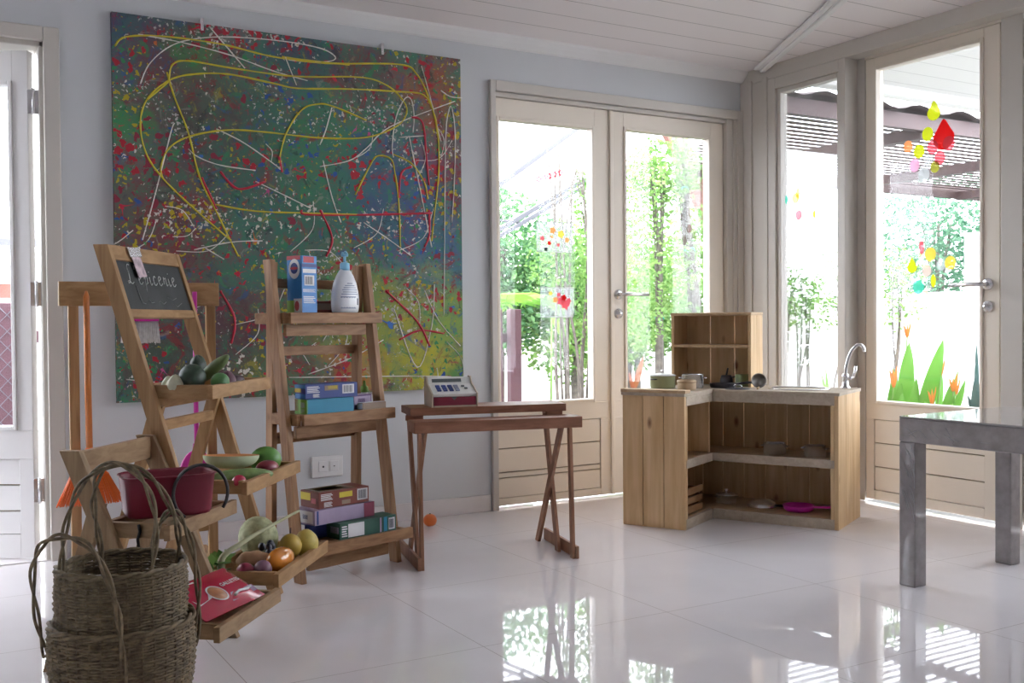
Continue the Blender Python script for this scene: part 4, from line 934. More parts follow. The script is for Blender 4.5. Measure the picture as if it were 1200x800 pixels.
# lowest shelf
z3 = .139-.001
carton('large_carton', 'navy and white carton at the back of the lowest shelf under the pile', .050, .29, -.045, .075, z3, .055, PC, Cw, Cn, 0, 'card_navy', (('left', .35, .95, .0, 1, 'card_white'), ('left', .45, .85, .35, .85, 'text')))
carton('large_carton', 'dark green carton with a white panel at the front of the lowest shelf', .135, .385, .040, .08, z3, .058, PC, Cw, Cn, .04, 'card_dgreen', (('front', .03, .13, .1, .85, 'text'), ('front', .14, .42, .08, .9, 'card_white'), ('front', .86, .97, .12, .85, 'barcode'), ('front', .70, .73, .05, .95, 'card_lav'), ('front', .77, .83, .05, .95, 'card_teal'), ('left', 0, .8, .2, .9, 'card_dgreen'), ('left', .3, .9, .35, .75, 'card_lav')))
carton('large_carton', 'lavender carton in the middle of the pile on the lowest shelf', .050, .315, .010, .115, z3+.059, .052, PC, Cw, Cn, .0, 'card_lav', (('left', .1, .9, .1, .9, 'card_white'), ('left', .4, .65, .35, .65, 'card_navy'), ('front', .82, 1, 0, 1, 'card_plum'), ('front', .03, .06, .05, .95, 'card_navy'), ('top', .1, .9, .1, .9, 'card_lav')))
carton('large_carton', 'reddish brown carton with yellow print on top of the pile', .075, .295, .000, .11, z3+.112, .058, PC, Cw, Cn, .02, 'card_maroon', (('left', .02, .55, .45, .9, 'card_yellow'), ('left', .6, .85, .3, .6, 'card_pink'), ('front', .04, .28, .45, .9, 'text'), ('front', .1, .27, .05, .38, 'text'), ('front', .40, .66, .52, .85, 'card_yellow'), ('front', .45, .62, .1, .35, 'card_brown'), ('front', .76, .97, .2, .9, 'barcode'), ('top', .05, .75, .08, .92, 'card_brown'), ('top', .12, .6, .2, .8, 'card_yellow'), ('top', .2, .55, .35, .65, 'card_brown')))

# ------------------------------------------------------------------ two tier desk with the till
thD = -.23; D0 = V(-1.897, -1.056, 0); Dw = V(math.cos(thD), math.sin(thD), 0); Dn = V(math.sin(thD), -math.cos(thD), 0)
PD = lambda s, a, z: D0+Dw*s+Dn*a+Z*z     # s runs left (negative), a towards the viewer
rd = thing('stepped_desk', 'narrow red brown wooden desk on crossed legs in front of the back door', 'desk', tuple(D0))
LD = .628
b = MB(); b.obox(PD(-LD/2+.012, -.085, .5165), Dw*(LD/2+.012), Dn*.058, Z*.021); b.build('front_plank', 'deskX', rd, bevel=.002)
b = MB(); b.obox(PD(-LD/2+.006, -.235, .5645), Dw*(LD/2-.004), Dn*.09, Z*.0145)
b.build('rear_plank', 'deskX', rd, bevel=.002)
for s, q in ((-.009, -1), (-LD+.009, 1)):       # foot bar outermost, crossed legs on its inner side
    b = MB(); b.obox(PD(s, -.19, .024), Dw*.0062, Dn*.19, Z*.024); b.build('foot_bar', 'deskZ', rd, bevel=.002)
    b = MB(); b.shear(PD(s+q*.0128, -.018, .0), PD(s+q*.0128, -.045, .495), Dw*.0062, Dn*.014); b.build('leg', 'deskZ', rd, bevel=.0015)
    b = MB(); b.shear(PD(s+q*.0256, -.15, .0), PD(s+q*.0256, -.30, .55), Dw*.0062, Dn*.019); b.build('leg', 'deskZ', rd, bevel=.0015)
    b = MB(); b.shear(PD(s+q*.0384, -.36, .0), PD(s+q*.0384, -.07, .495), Dw*.0062, Dn*.020); b.build('leg', 'deskZ', rd, bevel=.0015)
    b = MB(); b.obox(PD(s+q*.025, -.19, .540), Dw*.033, Dn*.008, Z*.010); b.build('bearer', 'deskX', rd)
# till
t = thing('toy_till', 'small white and wine red toy cash register standing on the desk', 'cash register', tuple(PD(-.44, -.23, .579)))
M['tillwood'] = plain('pale till wood', (.45, .38, .28), .5, .1, 20); M['tillwhite'] = plain('off white till paint', (.72, .73, .70), .45, .03, 20); M['tillred'] = plain('wine red drawer', (.20, .018, .04), .4, .1, 20); M['lcd'] = plain('grey display', (.09, .11, .11), .3, .1, 30)
zd = .579; s0, s1 = -.535, -.352
side = [(-.150, 0), (-.150, .0), (-.150, .05), (-.165, .055), (-.248, .085), (-.262, .112), (-.288, .112), (-.292, 0)]
for s in (s0, s1-.008):
    b = MB(); b.prism([PD(s, a, zd+z) for a, z in ((-.150, 0), (-.150, .052), (-.235, .088), (-.252, .112), (-.285, .112), (-.285, 0))], Dw*.0062); b.build('side_panel', 'tillwood', t, bevel=.001)
b = MB(); b.prism([PD(s0+.008, a, zd+z) for a, z in ((-.156, .040), (-.154, .050), (-.236, .083), (-.254, .108), (-.282, .108), (-.282, .004), (-.27, .004), (-.25, .04))], Dw*(s1-s0-.016)); b.build('till_body', 'tillwhite', t)
b = MB(); b.obox(PD((s0+s1)/2, -.158, zd+.022), Dw*((s1-s0)/2-.009), Dn*.006, Z*.016); b.build('drawer', 'tillred', t, bevel=.001)
b = MB(); b.prism([PD(-.447+u, -.1515, zd+z) for u, z in ((-.012, .038), (.012, .038), (0, .026))], Dn*.001); b.build('drawer_notch', 'lcd', t)
b = MB(); b.obox(PD((s0+s1)/2, -.20, zd+.003), Dw*((s1-s0)/2-.009), Dn*.05, Z*.003); b.build('base', 'tillwood', t)
fd = (PD(0, -.254, .108)-PD(0, -.236, .083)).normalized(); fn = Dw.cross(fd)
if fn.dot(Dn) < 0: fn = -fn
b = MB(); cs = PD(-.455, -.245, zd+.0955); b.obox(cs+fn*.001, Dw*.058, fd*.007, fn*.001); b.build('display', 'lcd', t)
kd = (PD(0, -.236, .083)-PD(0, -.154, .050)).normalized(); kn = Dw.cross(kd)
if kn.dot(Dn) < 0: kn = -kn
kc = PD(-.447, -.195, zd+.0665)
def key(u, v, w_, h_, m):
    b = MB(); b.obox(kc+Dw*u+kd*v+kn*.0025, Dw*w_, kd*h_, kn*.0025); b.build('key', m, t, bevel=.0008)
for i in range(4):
    for j in range(4): key(-.052+.021*i+(.003*i), -.018+.013*j, .008, .0048, 'card_navy' if i < 3 else 'print_grey')
key(.048, .018, .006, .004, 'lcd'); key(.056, -.002, .006, .004, 'lcd')

# ------------------------------------------------------------------ play kitchen
thK = .478; K0 = V(-.939, -.717, 0); Ku = V(math.cos(thK), math.sin(thK), 0); Kv = V(math.sin(thK), -math.cos(thK), 0)
PK = lambda u, v, z: K0+Ku*u+Kv*v+Z*z
a1, a2, d1, d2, KH = .321, .563, .296, .37, .587
rk = thing('play_kitchen', 'L shaped pine play kitchen with open shelves, sink and tap', 'play kitchen', tuple(PK(.1, -.1, 0)))
def kb(name, m, u0, u1, v0, v1, z0, z1, parent=None, bev=.002, boards=None):
    b = MB()
    def one(u0, u1, v0, v1, z0, z1): b.obox(PK((u0+u1)/2, (v0+v1)/2, (z0+z1)/2), Ku*(u1-u0)/2, Kv*(v1-v0)/2, Z*(z1-z0)/2)
    if boards:
        ax, n = boards
        for i in range(n):
            if ax == 'v': one(u0, u1, v0+(v1-v0)*i/n+.0012, v0+(v1-v0)*(i+1)/n-.0012, z0, z1)
            else: one(u0+(u1-u0)*i/n+.0012, u0+(u1-u0)*(i+1)/n-.0012, v0, v1, z0, z1)
    else: one(u0, u1, v0, v1, z0, z1)
    return b.build(name, m, parent or rk, bevel=bev)
TH = .018
kb('end_panel', 'pineZ', -a1, -a1+TH, -d1, 0, 0, KH-.014, boards=('v', 3))                       # left end
kb('end_panel', 'pineZ', 0, d2, a2-TH, a2, 0, KH-.014, boards=('u', 3))                          # right end
kb('back_panel', 'pineZ', -a1+TH, d2-.012, -d1, -d1+.012, 0, KH-.03, boards=('u', 6))
kb('back_panel', 'pineZ', d2-.012, d2, -d1, a2-TH, 0, KH-.03, boards=('v', 8))
b = MB()
zt = KH
poly = [(-a1-.004, -d1-.004), (d2+.0, -d1-.004), (d2, a2+.004), (0, a2+.004), (0, 0), (-a1-.004, 0)]
poly3 = [PK(u, v, zt-.014) for u, v in poly]
b.prism(poly3, Z*.014); kt = b.build('countertop', 'greyply', rk, bevel=.0015)
kb('end_cap', 'pineX', -a1-.008, -a1+.05, -d1-.004, .006, KH, KH+.014)
# rails on the inner faces: top, middle, bottom; posts
for (z0, z1) in ((KH-.055, KH-.014), (.262, .300), (.0, .045)):
    kb('face_rail', 'greyply', -a1+TH, 0.0, -TH, .0, z0, z1)
    kb('face_rail', 'greyply', 0.0, TH, .0, a2-TH, z0, z1)
kb('corner_post', 'greyply', 0, TH, -TH, .0, .0, KH-.055) if False else None
kb('face_post', 'pineZ', -a1+TH, -a1+TH+.012, -TH, 0, .045, KH-.055)
kb('face_post', 'pineZ', 0, TH, a2-TH-.016, a2-TH, .045, KH-.055)
kb('divider', 'pineZ', .0, .014, -d1+.012, -.012-TH+.012, .30, KH-.055)
for (z0, z1) in ((.270, .288), (.028, .045)):
    kb('shelf', 'pineX', -a1+TH, d2-.012, -d1+.012, -TH, z0, z1); kb('shelf', 'pineX', TH, d2-.012, -TH, a2-TH, z0, z1)
# sink and tap
b = MB(); cs = PK(.20, .335, KH); R = rot(Z, Kv)
b.lathe([(.105, .004), (.118, .004), (.120, .0), (.112, .002), (.100, -.002), (.092, -.05), (.06, -.062), (0, -.063)], cs, 40, 0, R, 1.15, 1.0); b.build('sink_bowl', 'steel', rk)
b = MB(); fb = PK(.300, .515, KH)
b.lathe([(0, 0), (.022, 0), (.022, .006), (.014, .012), (.013, .045), (.016, .05), (.016, .062), (.010, .068), (0, .068)], fb, 20)
ax = (V(.86, -.5, 0)*.9+Kv*.3).normalized()
pts = [fb+Z*.06-ax*.004]+[fb+Z*(.10+.085*math.sin(a)*1.0+.0)+ax*(.048-.05*math.cos(a)) for a in [PI*i/12*.95 for i in range(0, 12)]]
b.tube(spline([tuple(p) for p in [fb+Z*.055, fb+Z*.10+ax*.004, fb+Z*.15+ax*.018, fb+Z*.185+ax*.040, fb+Z*.198+ax*.062, fb+Z*.185+ax*.078, fb+Z*.165+ax*.082]], 6), .0075, 12)
tp = b.build('tap', 'chrome', rk)
b = MB(); b.tube([fb+Z*.045, fb+Z*.050+ax*.035], .009, 12); b.tube([fb+Z*.05+ax*.034, fb+Z*.075+ax*.042, fb+Z*.10+ax*.046], [.008, .006, .007], 10); b.build('tap_lever', 'chrome', tp)
# hutch
hz0, hz1 = KH, .936
rh = thing('shelf_hutch', 'small pine shelf unit standing on the back corner of the play kitchen', 'shelf unit', tuple(PK(.28, -.08, KH)))
hv0, hv1, hu0, hu1 = -.285, .112, .195, .365
kb('side_panel', 'pineZ', hu0, hu1, hv0, hv0+.014, hz0, hz1-.014, rh); kb('side_panel', 'pineZ', hu0, hu1, hv1-.014, hv1, hz0, hz1-.014, rh, boards=('u', 2))
kb('back_panel', 'pineZ', hu1-.010, hu1, hv0+.014, hv1-.014, hz0, hz1-.014, rh, boards=('v', 3))
kb('top_board', 'pineX', hu0-.003, hu1, hv0-.002, hv1+.002, hz1-.014, hz1, rh); kb('shelf', 'pineX', hu0, hu1-.010, hv0+.014, hv1-.014, .770, .784, rh)
# cookware on the counter
M['potgreen'] = plain('olive enamel', (.36, .39, .22), .4, .1, 20); M['bamboo'] = plain('bamboo', (.46, .33, .20), .6, .15, 30); M['cupgreen'] = plain('green enamel', (.15, .19, .08), .45, .15, 20)
def pot(name, label, cat, P, r, h, m, lid=None, handles='side', hd=None, inner='steel', knob='darkpan'):
    t = thing(name, label, cat, tuple(P)); hd = hd or Kv
    b = MB(); b.lathe([(0, 0), (r*.92, 0), (r, r*.12), (r, h), (r+.003, h+.001), (r-.003, h), (r-.005, .006), (0, .005)], P, 32); b.build('pot_body', m, t)
    if handles == 'side':
        for sg in (1, -1):
            b = MB(); c = P+hd*sg*r+Z*h*.75; o = V(-hd.y, hd.x, 0)
            b.tube([c+o*.014, c+o*.014+hd*sg*.012, c-o*.014+hd*sg*.012, c-o*.014], .003, 8); b.build('handle', 'darkpan' if m == 'potgreen' else 'steel', t)
    elif handles == 'long':
        b = MB(); c = P+hd*r+Z*h*.8; b.tube([c, c+hd*.03+Z*.006, c+hd*.12+Z*.012], [.004, .006, .007], 8); b.build('handle', 'darkpan', t)
    if lid:
        b = MB(); b.lathe([(r+.004, h), (r+.004, h+.003), (r*.7, h+.008), (r*.2, h+.012), (0, h+.012)], P, 32); l = b.build('lid', lid, t)
        b = MB(); b.lathe([(0, h+.011), (.006, h+.011), (.005, h+.016), (.010, h+.022), (.007, h+.027), (0, h+.028)], P, 16); b.build('lid_knob', knob, l)
    return t
pot('saucepan', 'olive green casserole with a white rim on the left end of the counter', 'pot', PK(-.02, -.235, KH), .058, .058, 'potgreen', lid='tillwhite', hd=Ku*.9+Kv*.3, knob='steel')
t = thing('bamboo_bowl', 'small round bamboo bowl in front of the olive casserole', 'bowl', tuple(PK(-.105, -.085, KH)))
b = MB(); b.lathe([(0, 0), (.040, 0), (.042, .004), (.042, .042), (.040, .046), (.036, .046), (.036, .006), (0, .005)], PK(-.10, -.083, KH), 32); b.build('bowl_wall', 'bamboo', t)
b = MB(); b.lathe([(.0425, .034), (.044, .034), (.044, .043), (.0425, .043)], PK(-.10, -.083, KH), 32); b.build('band', 'bamboo', t)
pot('steel_pot', 'open shiny steel pot behind the bamboo bowl', 'pot', PK(.06, -.12, KH), .050, .062, 'steel', hd=Ku*.4+Kv*.9)
pot('frying_pan', 'dark frying pan lying on the corner of the counter', 'pan', PK(.13, .0, KH), .060, .020, 'darkpan', handles='long', hd=Kv*.9+Ku*.3)
t = thing('pan_lid', 'flat steel lid with a wire handle lying near the inner corner of the counter', 'lid', tuple(PK(.06, .10, KH)))
P = PK(.065, .095, KH); b = MB(); b.lathe([(0, .006), (.04, .005), (.056, .002), (.057, 0), (0, 0)], P, 32); b.build('lid_disc', 'darkpan', t)
b = MB(); b.tube([P-Kv*.022+Z*.006, P-Kv*.014+Z*.018, P+Kv*.014+Z*.018, P+Kv*.022+Z*.006], .003, 8); b.build('lid_handle', 'chrome', t)
t = thing('enamel_mug', 'green enamel mug under the hutch shelf', 'mug', tuple(PK(.25, .05, KH)))
P = PK(.26, .050, KH); b = MB(); b.lathe([(0, 0), (.034, 0), (.036, .004), (.036, .056), (.033, .056), (.033, .005), (0, .004)], P, 28); b.build('mug_body', 'cupgreen', t)
b = MB(); h_ = (-Kv); b.tube([P+h_*.034+Z*.045, P+h_*.055+Z*.042, P+h_*.055+Z*.018, P+h_*.034+Z*.012], .004, 8); b.build('handle', 'darkpan', t)
t = thing('coffee_pot', 'small dark pot with upright handle at the back of the hutch', 'pot', tuple(PK(.25, -.03, KH)))
P = PK(.27, -.035, KH); b = MB(); b.lathe([(0, 0), (.032, 0), (.030, .03), (.024, .05), (0, .052)], P, 24); b.build('pot_body', 'darkpan', t)
b = MB(); b.tube([P+Z*.05, P+Z*.085+Kv*.008], [.005, .004], 8); b.build('handle', 'darkpan', t)
t = thing('ladle', 'round dark steel ladle bowl leaning against the right side of the hutch', 'ladle', tuple(PK(.13, .17, KH)))
P = PK(.15, .165, KH+.036); nl = (-Ku*.75+Kv*.15-Z*.0+V(-.2, -.4, 0)).normalized()
b = MB(); b.lathe([(0, -.020), (.018, -.016), (.030, -.004), (.034, .006), (.031, .006), (.026, -.002), (.014, -.012), (0, -.015)], P, 24, 0, rot(nl)); b.build('ladle_bowl', 'dullsteel', t)
b = MB(); b.tube([P-Z*.03, P-Z*.033+Kv*.02-Ku*.08], [.004, .004], 8); b.build('handle', 'bamboo', t)
# in the shelves
pot('steel_pot', 'steel pot with dark handles on the upper shelf of the kitchen', 'pot', PK(.16, .235, .288), .050, .052, 'steel', hd=Kv)
pot('steel_pot', 'steel pot partly hidden by the right post on the upper shelf', 'pot', PK(.17, .415, .288), .046, .050, 'steel', hd=Kv)
pot('lidded_pot', 'small lidded steel pot in the inner corner of the lower shelf', 'pot', PK(.17, .0, .045), .046, .040, 'steel', lid='steel', hd=Kv*.6+Ku*.7, knob='steel')
t = thing('steel_pan', 'shallow steel pan upside down on the lower shelf', 'pan', tuple(PK(.15, .19, .045)))
b = MB(); b.lathe([(.066, 0), (.068, .004), (.055, .022), (.03, .033), (0, .036)], PK(.16, .175, .045), 32); b.build('pan_body', 'steel', t)
b = MB(); c = PK(.16, .175, .055)+Kv*.062; b.tube([c, c+Kv*.05+Z*.003], [.006, .007], 8); b.build('handle', 'darkpan', t)
t = thing('frying_pan', 'magenta plastic frying pan on the lower shelf', 'pan', tuple(PK(.13, .36, .045)))
M['hotpink'] = plain('hot pink plastic', (.62, .02, .40), .35, .06, 12)
P = PK(.14, .35, .045); b = MB(); b.lathe([(0, 0), (.055, 0), (.064, .006), (.070, .026), (.067, .026), (.060, .008), (0, .006)], P, 32); b.build('pan_body', 'hotpink', t)
b = MB(); b.beam(P+Kv*.066+Z*.022-Ku*.0, P+Kv*.17+Z*.030-Ku*.01, Ku, .022, .008); b.build('handle', 'hotpink', t, bevel=.003)
t = thing('slat_crate', 'little wooden slat crate on the lower shelf behind the left opening', 'crate', tuple(PK(-.17, -.12, .045)))
for i in range(3):
    b = MB(); b.obox(PK(-.17, -.032, .068+.040*i), Ku*.11, Kv*.006, Z*.014); b.build('slat', 'brownX', t, bevel=.001)
    b = MB(); b.obox(PK(-.17, -.20, .068+.040*i), Ku*.11, Kv*.006, Z*.014); b.build('slat', 'brownX', t, bevel=.001)
for u in (-.272, -.068):
    b = MB(); b.obox(PK(u, -.116, .10), Ku*.006, Kv*.077, Z*.054); b.build('end_board', 'brownX', t, bevel=.001)

# ------------------------------------------------------------------ wrapped table
M['wrapped'] = plain('dark metal under clear film', (.25, .225, .225), .28, .2, 26, metal=0, spec=.7, bump=.35, coat=.6)
M['wraptop'] = plain('filmed table top', (.30, .29, .29), .10, .12, 6, spec=.7, coat=.5)
M['filmstreak'] = plain('creased clear film', (.42, .42, .44), .3, .2, 40)
th = .05; T0 = V(-1.197, -1.947, 0); Tu = V(math.cos(th), math.sin(th), 0); Tv = V(math.sin(th), -math.cos(th), 0)
PT = lambda u, v, z: T0+Tu*u+Tv*v+Z*z
rt = thing('low_table', 'low grey table still wrapped in clear film at the right edge', 'table', tuple(T0))
TW, TL, HT = .62, 1.15, .572
for (u, v) in ((.031, .031), (TW-.031, .031), (.031, TL-.031), (TW-.031, TL-.031)):
    b = MB(); b.shear(PT(u, v, 0), PT(u, v, HT-.086), Tu*.031, Tv*.031); b.build('leg', 'wrapped', rt, bevel=.004)
b = MB()
b.obox(PT(.031, TL/2, HT-.046), Tu*.031, Tv*TL/2, Z*.040); b.obox(PT(TW-.031, TL/2, HT-.046), Tu*.031, Tv*TL/2, Z*.040)
b.obox(PT(TW/2, .031, HT-.046), Tu*(TW/2-.062), Tv*.031, Z*.040); b.obox(PT(TW/2, TL-.031, HT-.046), Tu*(TW/2-.062), Tv*.031, Z*.040)
b.build('apron', 'wrapped', rt, bevel=.004)
b = MB(); b.obox(PT(TW/2, TL/2, HT-.003), Tu*TW/2, Tv*TL/2, Z*.003); b.build('top', 'wraptop', rt, bevel=.002)
b = MB(); rnd = random.Random(4)
for i in range(16):
    v = rnd.uniform(.006, .05); z = rnd.uniform(.30, .52); l = rnd.uniform(.03, .10)
    b.tube([PT(-.0008, v, z), PT(-.0008, min(.06, v+.25*l), z-l*.5), PT(-.0008, min(.06, v+.4*l), z-l)], .0008, 4)
for i in range(8):
    v = rnd.uniform(.02, .3); b.tube([PT(-.0008, v, rnd.uniform(.50, .55)), PT(-.0008, v+.03, rnd.uniform(.49, .54))], .0007, 4)
b.build('film_crease', 'filmstreak', rt)

# ------------------------------------------------------------------ stickers and drawings on the panes
for n_, c_, a_ in (('limey', (.75, .80, .05), .8), ('orange', (.95, .50, .22), .7), ('pinkp', (.85, .55, .70), .65), ('red', (.75, .03, .03), .88), ('rose', (.85, .20, .25), 0.6), ('pale', (.80, .84, .84), 0.3), ('olive', (.55, .55, .12), .7), ('yellow', (.92, .75, .15), 0.5), ('teal', (.15, .70, .55), 0.55), ('blush', (.90, .70, .66), 0.35), ('mauve', (.55, .42, .60), 0.4)):
    M['s_'+n_] = filmmat('sticker film '+n_, c_, a_)
M['sheet'] = filmmat('clear plastic sleeve', (.86, .88, .90), .18)
def disc(name, label, cat, c, n, r, m, group=None, sq=1.0, shape=None):
    c = Vector(c); n = Vector(n); R = rot(n, (0, 0, 1)); pts = []
    if shape == 'drop': sh = [(r*math.sin(t)*(1 if math.cos(t) < .2 else 1-.55*(math.cos(t)-.2)), r*(math.cos(t)+(.5*max(0, math.cos(t))**3))) for t in [2*PI*k/28 for k in range(28)]]
    elif shape == 'leaf': sh = [(r*.45*math.sin(t), r*math.cos(t)) for t in [2*PI*k/24 for k in range(24)]]
    elif shape == 'wing': sh = [(r*math.cos(t)*(1+.35*math.cos(4*t)), .7*r*math.sin(t)*(1+.35*math.cos(4*t))) for t in [2*PI*k/40 for k in range(40)]]
    else: sh = [(r*math.cos(2*PI*k/24)*sq, r*math.sin(2*PI*k/24)) for k in range(24)]
    b = MB(); b.prism([c+(R @ V(y, x, 0)) for x, y in sh], n*.0006)
    return tag(b.build(name, m), label, cat, group)
U = [(-1.155, 1.849, .036, 'limey', 'drop', 'topmost yellow green drop sticker on the glazed garden door'), (-1.122, 1.755, .033, 'limey', None, 'yellow green dot sticker left of the red heart sticker'), (-1.076, 1.682, .033, 'limey', None, 'yellow green dot sticker between the orange and the pink one'), (-1.015, 1.713, .029, 'orange', None, 'orange dot sticker at the left edge of the cluster'),
     (-1.049, 1.621, .032, 'pinkp', None, 'pink dot sticker at the lower left of the cluster'), (-1.208, 1.727, .056, 'red', 'drop', 'big red drop shaped sticker on the garden door'), (-1.235, 1.695, .034, 'rose', None, 'rose dot sticker at the right foot of the big red one'), (-1.150, 1.690, .033, 'rose', None, 'rose dot sticker at the left foot of the big red one'),
     (-1.187, 1.636, .032, 'rose', None, 'reddish dot sticker below the big red one'), (-1.127, 1.632, .027, 'pale', None, 'whitish dot sticker at the middle of the cluster'), (-1.102, 1.569, .035, 'pale', None, 'whitish dot sticker at the bottom of the upper cluster'), (-1.163, 1.598, .027, 'olive', None, 'olive dot sticker under the reddish one'),
     (-1.088, 1.232, .032, 'rose', 'leaf', 'rose leaf sticker at the top of the lower cluster'), (-1.137, 1.197, .033, 'yellow', None, 'pale yellow dot sticker at the top of the lower cluster'), (-1.036, 1.143, .028, 'limey', 'drop', 'yellow drop sticker at the left of the lower cluster'), (-1.244, 1.152, .032, 'yellow', None, 'yellow dot sticker at the right of the lower cluster'),
     (-1.116, 1.123, .028, 'blush', None, 'blush dot sticker at the middle of the lower cluster'), (-1.153, 1.074, .030, 'limey', 'leaf', 'yellow green leaf sticker over the teal dot'), (-1.072, 1.049, .034, 'teal', None, 'teal dot sticker on the garden door'), (-1.111, .996, .040, 'blush', 'wing', 'pale butterfly sticker at the bottom of the garden door'), (-1.194, 1.147, .028, 'pale', None, 'whitish dot sticker beside the yellow one')]
for i, (y, z, r, m, shp, lb) in enumerate(U):
    disc('leaf_sticker' if shp == 'leaf' else 'butterfly_sticker' if shp == 'wing' else 'drop_sticker' if shp == 'drop' else 'dot_sticker', lb, 'sticker', (.0175-.0009*(i % 4), y, z), (-1, 0, 0), r, 's_'+m, 'window stickers on the garden door', .9, shp)
for i, (y, z, r, m, shp, lb) in enumerate([(-.385, 1.560, .030, 'yellow', 'leaf', 'golden leaf sticker on the narrow window'), (-.37, 1.535, .028, 'yellow', None, 'yellow dot sticker on the narrow window'), (-.465, 1.522, .026, 'mauve', 'leaf', 'mauve leaf sticker on the narrow window'), (-.305, 1.535, .024, 'teal', 'leaf', 'teal leaf sticker at the left of the narrow window'),
       (-.392, 1.445, .026, 'rose', None, 'rose dot sticker on the narrow window'), (-.50, 1.44, .022, 'limey', 'leaf', 'lime leaf sticker at the right of the narrow window'), (-.345, 1.40, .027, 'blush', None, 'blush dot sticker low in the cluster on the narrow window'), (-.44, 1.38, .027, 'blush', None, 'lowest blush dot sticker on the narrow window')]):
    disc('leaf_sticker' if shp == 'leaf' else 'dot_sticker', lb, 'sticker', (-.0585-.0009*(i % 3), y, z), (-1, 0, 0), r, 's_'+m, 'window stickers on the narrow window', .9, shp)
t = thing('flower_sticker', 'red flower shaped letters stuck high on the left back door pane', 'sticker', (-1.32, .034, 1.62))
for i in range(5):
    x = -1.392+.032*i; b = MB()
    for k in range(5):
        a = 2*PI*k/5+i; c = V(x+.011*math.cos(a), .0355, 1.60+.011*math.sin(a)+.010*i)
        b.prism([c+V(.007*math.cos(q), 0, .007*math.sin(q)) for q in [2*PI*j/10 for j in range(10)]], (0, -.0005, 0))
    b.build('blossom', 's_rose', t)
def drawing(label, x0, x1, z0, z1, marks):
    t = thing('drawing_sleeve', label, 'drawing', ((x0+x1)/2, .034, (z0+z1)/2))
    b = MB(); b.box(x0, x1, .0355, .0365, z0, z1); b.build('sleeve', 'sheet', t)
    b = MB(); e = .004
    for q in ((x0, x1, z0, z0+e), (x0, x1, z1-e, z1), (x0, x0+e, z0, z1), (x1-e, x1, z0, z1)): b.box(q[0], q[1], .0345, .0355, q[2], q[3])
    b.build('sleeve_edge', 'bottle_white', t)
    for (u, v, r, m) in marks:
        b = MB(); c = V(x0+(x1-x0)*u, .0350, z0+(z1-z0)*v)
        b.prism([c+V(r*math.cos(q)*(1+.25*math.cos(5*q)), 0, r*math.sin(q)*(1+.25*math.cos(5*q))) for q in [2*PI*j/20 for j in range(20)]], (0, -.0006, 0)); b.build('painted_spot', m, t)
drawing('clear sleeve with orange and yellow painted spots on the left back door', -1.405, -1.195, 1.243, 1.395, [(.45, .72, .016, 's_orange'), (.68, .60, .018, 's_yellow'), (.15, .45, .012, 's_rose'), (.35, .3, .010, 's_red'), (.85, .42, .013, 's_orange'), (.6, .25, .009, 's_rose'), (.42, .5, .008, 's_orange'), (.25, .1, .010, 'card_ink')])
drawing('clear sleeve with a pink and red painted flower lower on the left back door', -1.385, -1.19, .920, 1.070, [(.62, .55, .022, 's_rose'), (.75, .42, .022, 's_rose'), (.70, .65, .015, 's_red'), (.45, .58, .014, 's_orange'), (.85, .55, .013, 's_rose'), (.55, .75, .010, 's_rose'), (.30, .80, .010, 's_yellow')])

# ------------------------------------------------------------------ outside: porch, pergola, garden
M['pave'] = plain('pale concrete', (.115, .11, .105), .8, .08, 3); M['lawn'] = plain('lawn', (.20, .30, .08), .9, .3, 30)
M['gwall'] = plain('white garden wall', (.82, .82, .80), .8, .04, 5)
M['rust'] = plain('red brown painted wood', (.055, .03, .03), .6, .15, 10); M['rusttin'] = plain('brown roof sheet', (.05, .035, .035), .55, .15, 10)
M['maroonpost'] = plain('maroon painted post', (.07, .025, .035), .6, .15, 12); M['bark'] = plain('grey brown bark', (.12, .105, .09), .85, .35, 30)
M['twine'] = plain('teal twine', (.05, .45, .36), .5, .1, 20)
b = MB(); b.box(-12, 14, .15, 14, -.12, -.05); b.box(.1, 14, -7, .15, -.12, -.05); struct(b.build('ground', 'pave'))
b = MB(); b.box(-12, -5.35, -7, .15, -.12, -.05); struct(b.build('ground', 'pave'))
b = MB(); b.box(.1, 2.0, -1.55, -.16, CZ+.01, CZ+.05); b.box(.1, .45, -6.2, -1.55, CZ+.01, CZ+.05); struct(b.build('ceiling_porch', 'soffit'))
b = MB(); b.box(.1, 2.0, -.16, -.05, CZ-.035, CZ+.10); struct(b.build('trim_7', 'wall_white', bevel=.012))
# pergola with slats under a corrugated sheet
pg = thing('pergola', 'red brown slatted pergola with a corrugated roof outside the corner', 'pergola', (3.0, 1.4, 0))
b = MB(); b.box(.45, 6.45, .30, .36, 2.16, 2.26); b.build('front_beam', 'rust', pg)
b = MB()
for i in range(20): b.box(.45+.055*i, 6.45, .42+i*.110, .42+i*.110+.055, 2.225, 2.232)
b.build('slats', 'rust', pg)
b = MB(); b.box(1.65, 6.45, 2.60, 2.66, 2.14, 2.26); b.build('back_beam', 'rust', pg)
for x in (1.9, 3.6, 5.3):
    b = MB(); b.box(x-.04, x+.04, .36, 2.60, 2.12, 2.20); b.build('rafter', 'rust', pg)
for x in (6.38,):
    b = MB(); b.box(x-.05, x+.05, 2.58, 2.68, -.05, 2.14); b.build('post', 'rust', pg)
b = MB(); n = 84; vs_ = []
for i in range(n+1):
    x = .40+6.1*i/n; dz = .022*math.cos(i*2*PI/6)
    vs_ += [(x, .24, 2.285+dz), (x, .75, 2.36+dz)]
b.quadset(vs_, [(2*i, 2*i+1, 2*i+3, 2*i+2) for i in range(n)], 0, True); o = b.build('roof_sheet', 'rusttin', pg, recalc=False)
s_ = o.modifiers.new('solid', 'SOLIDIFY'); s_.thickness = .004
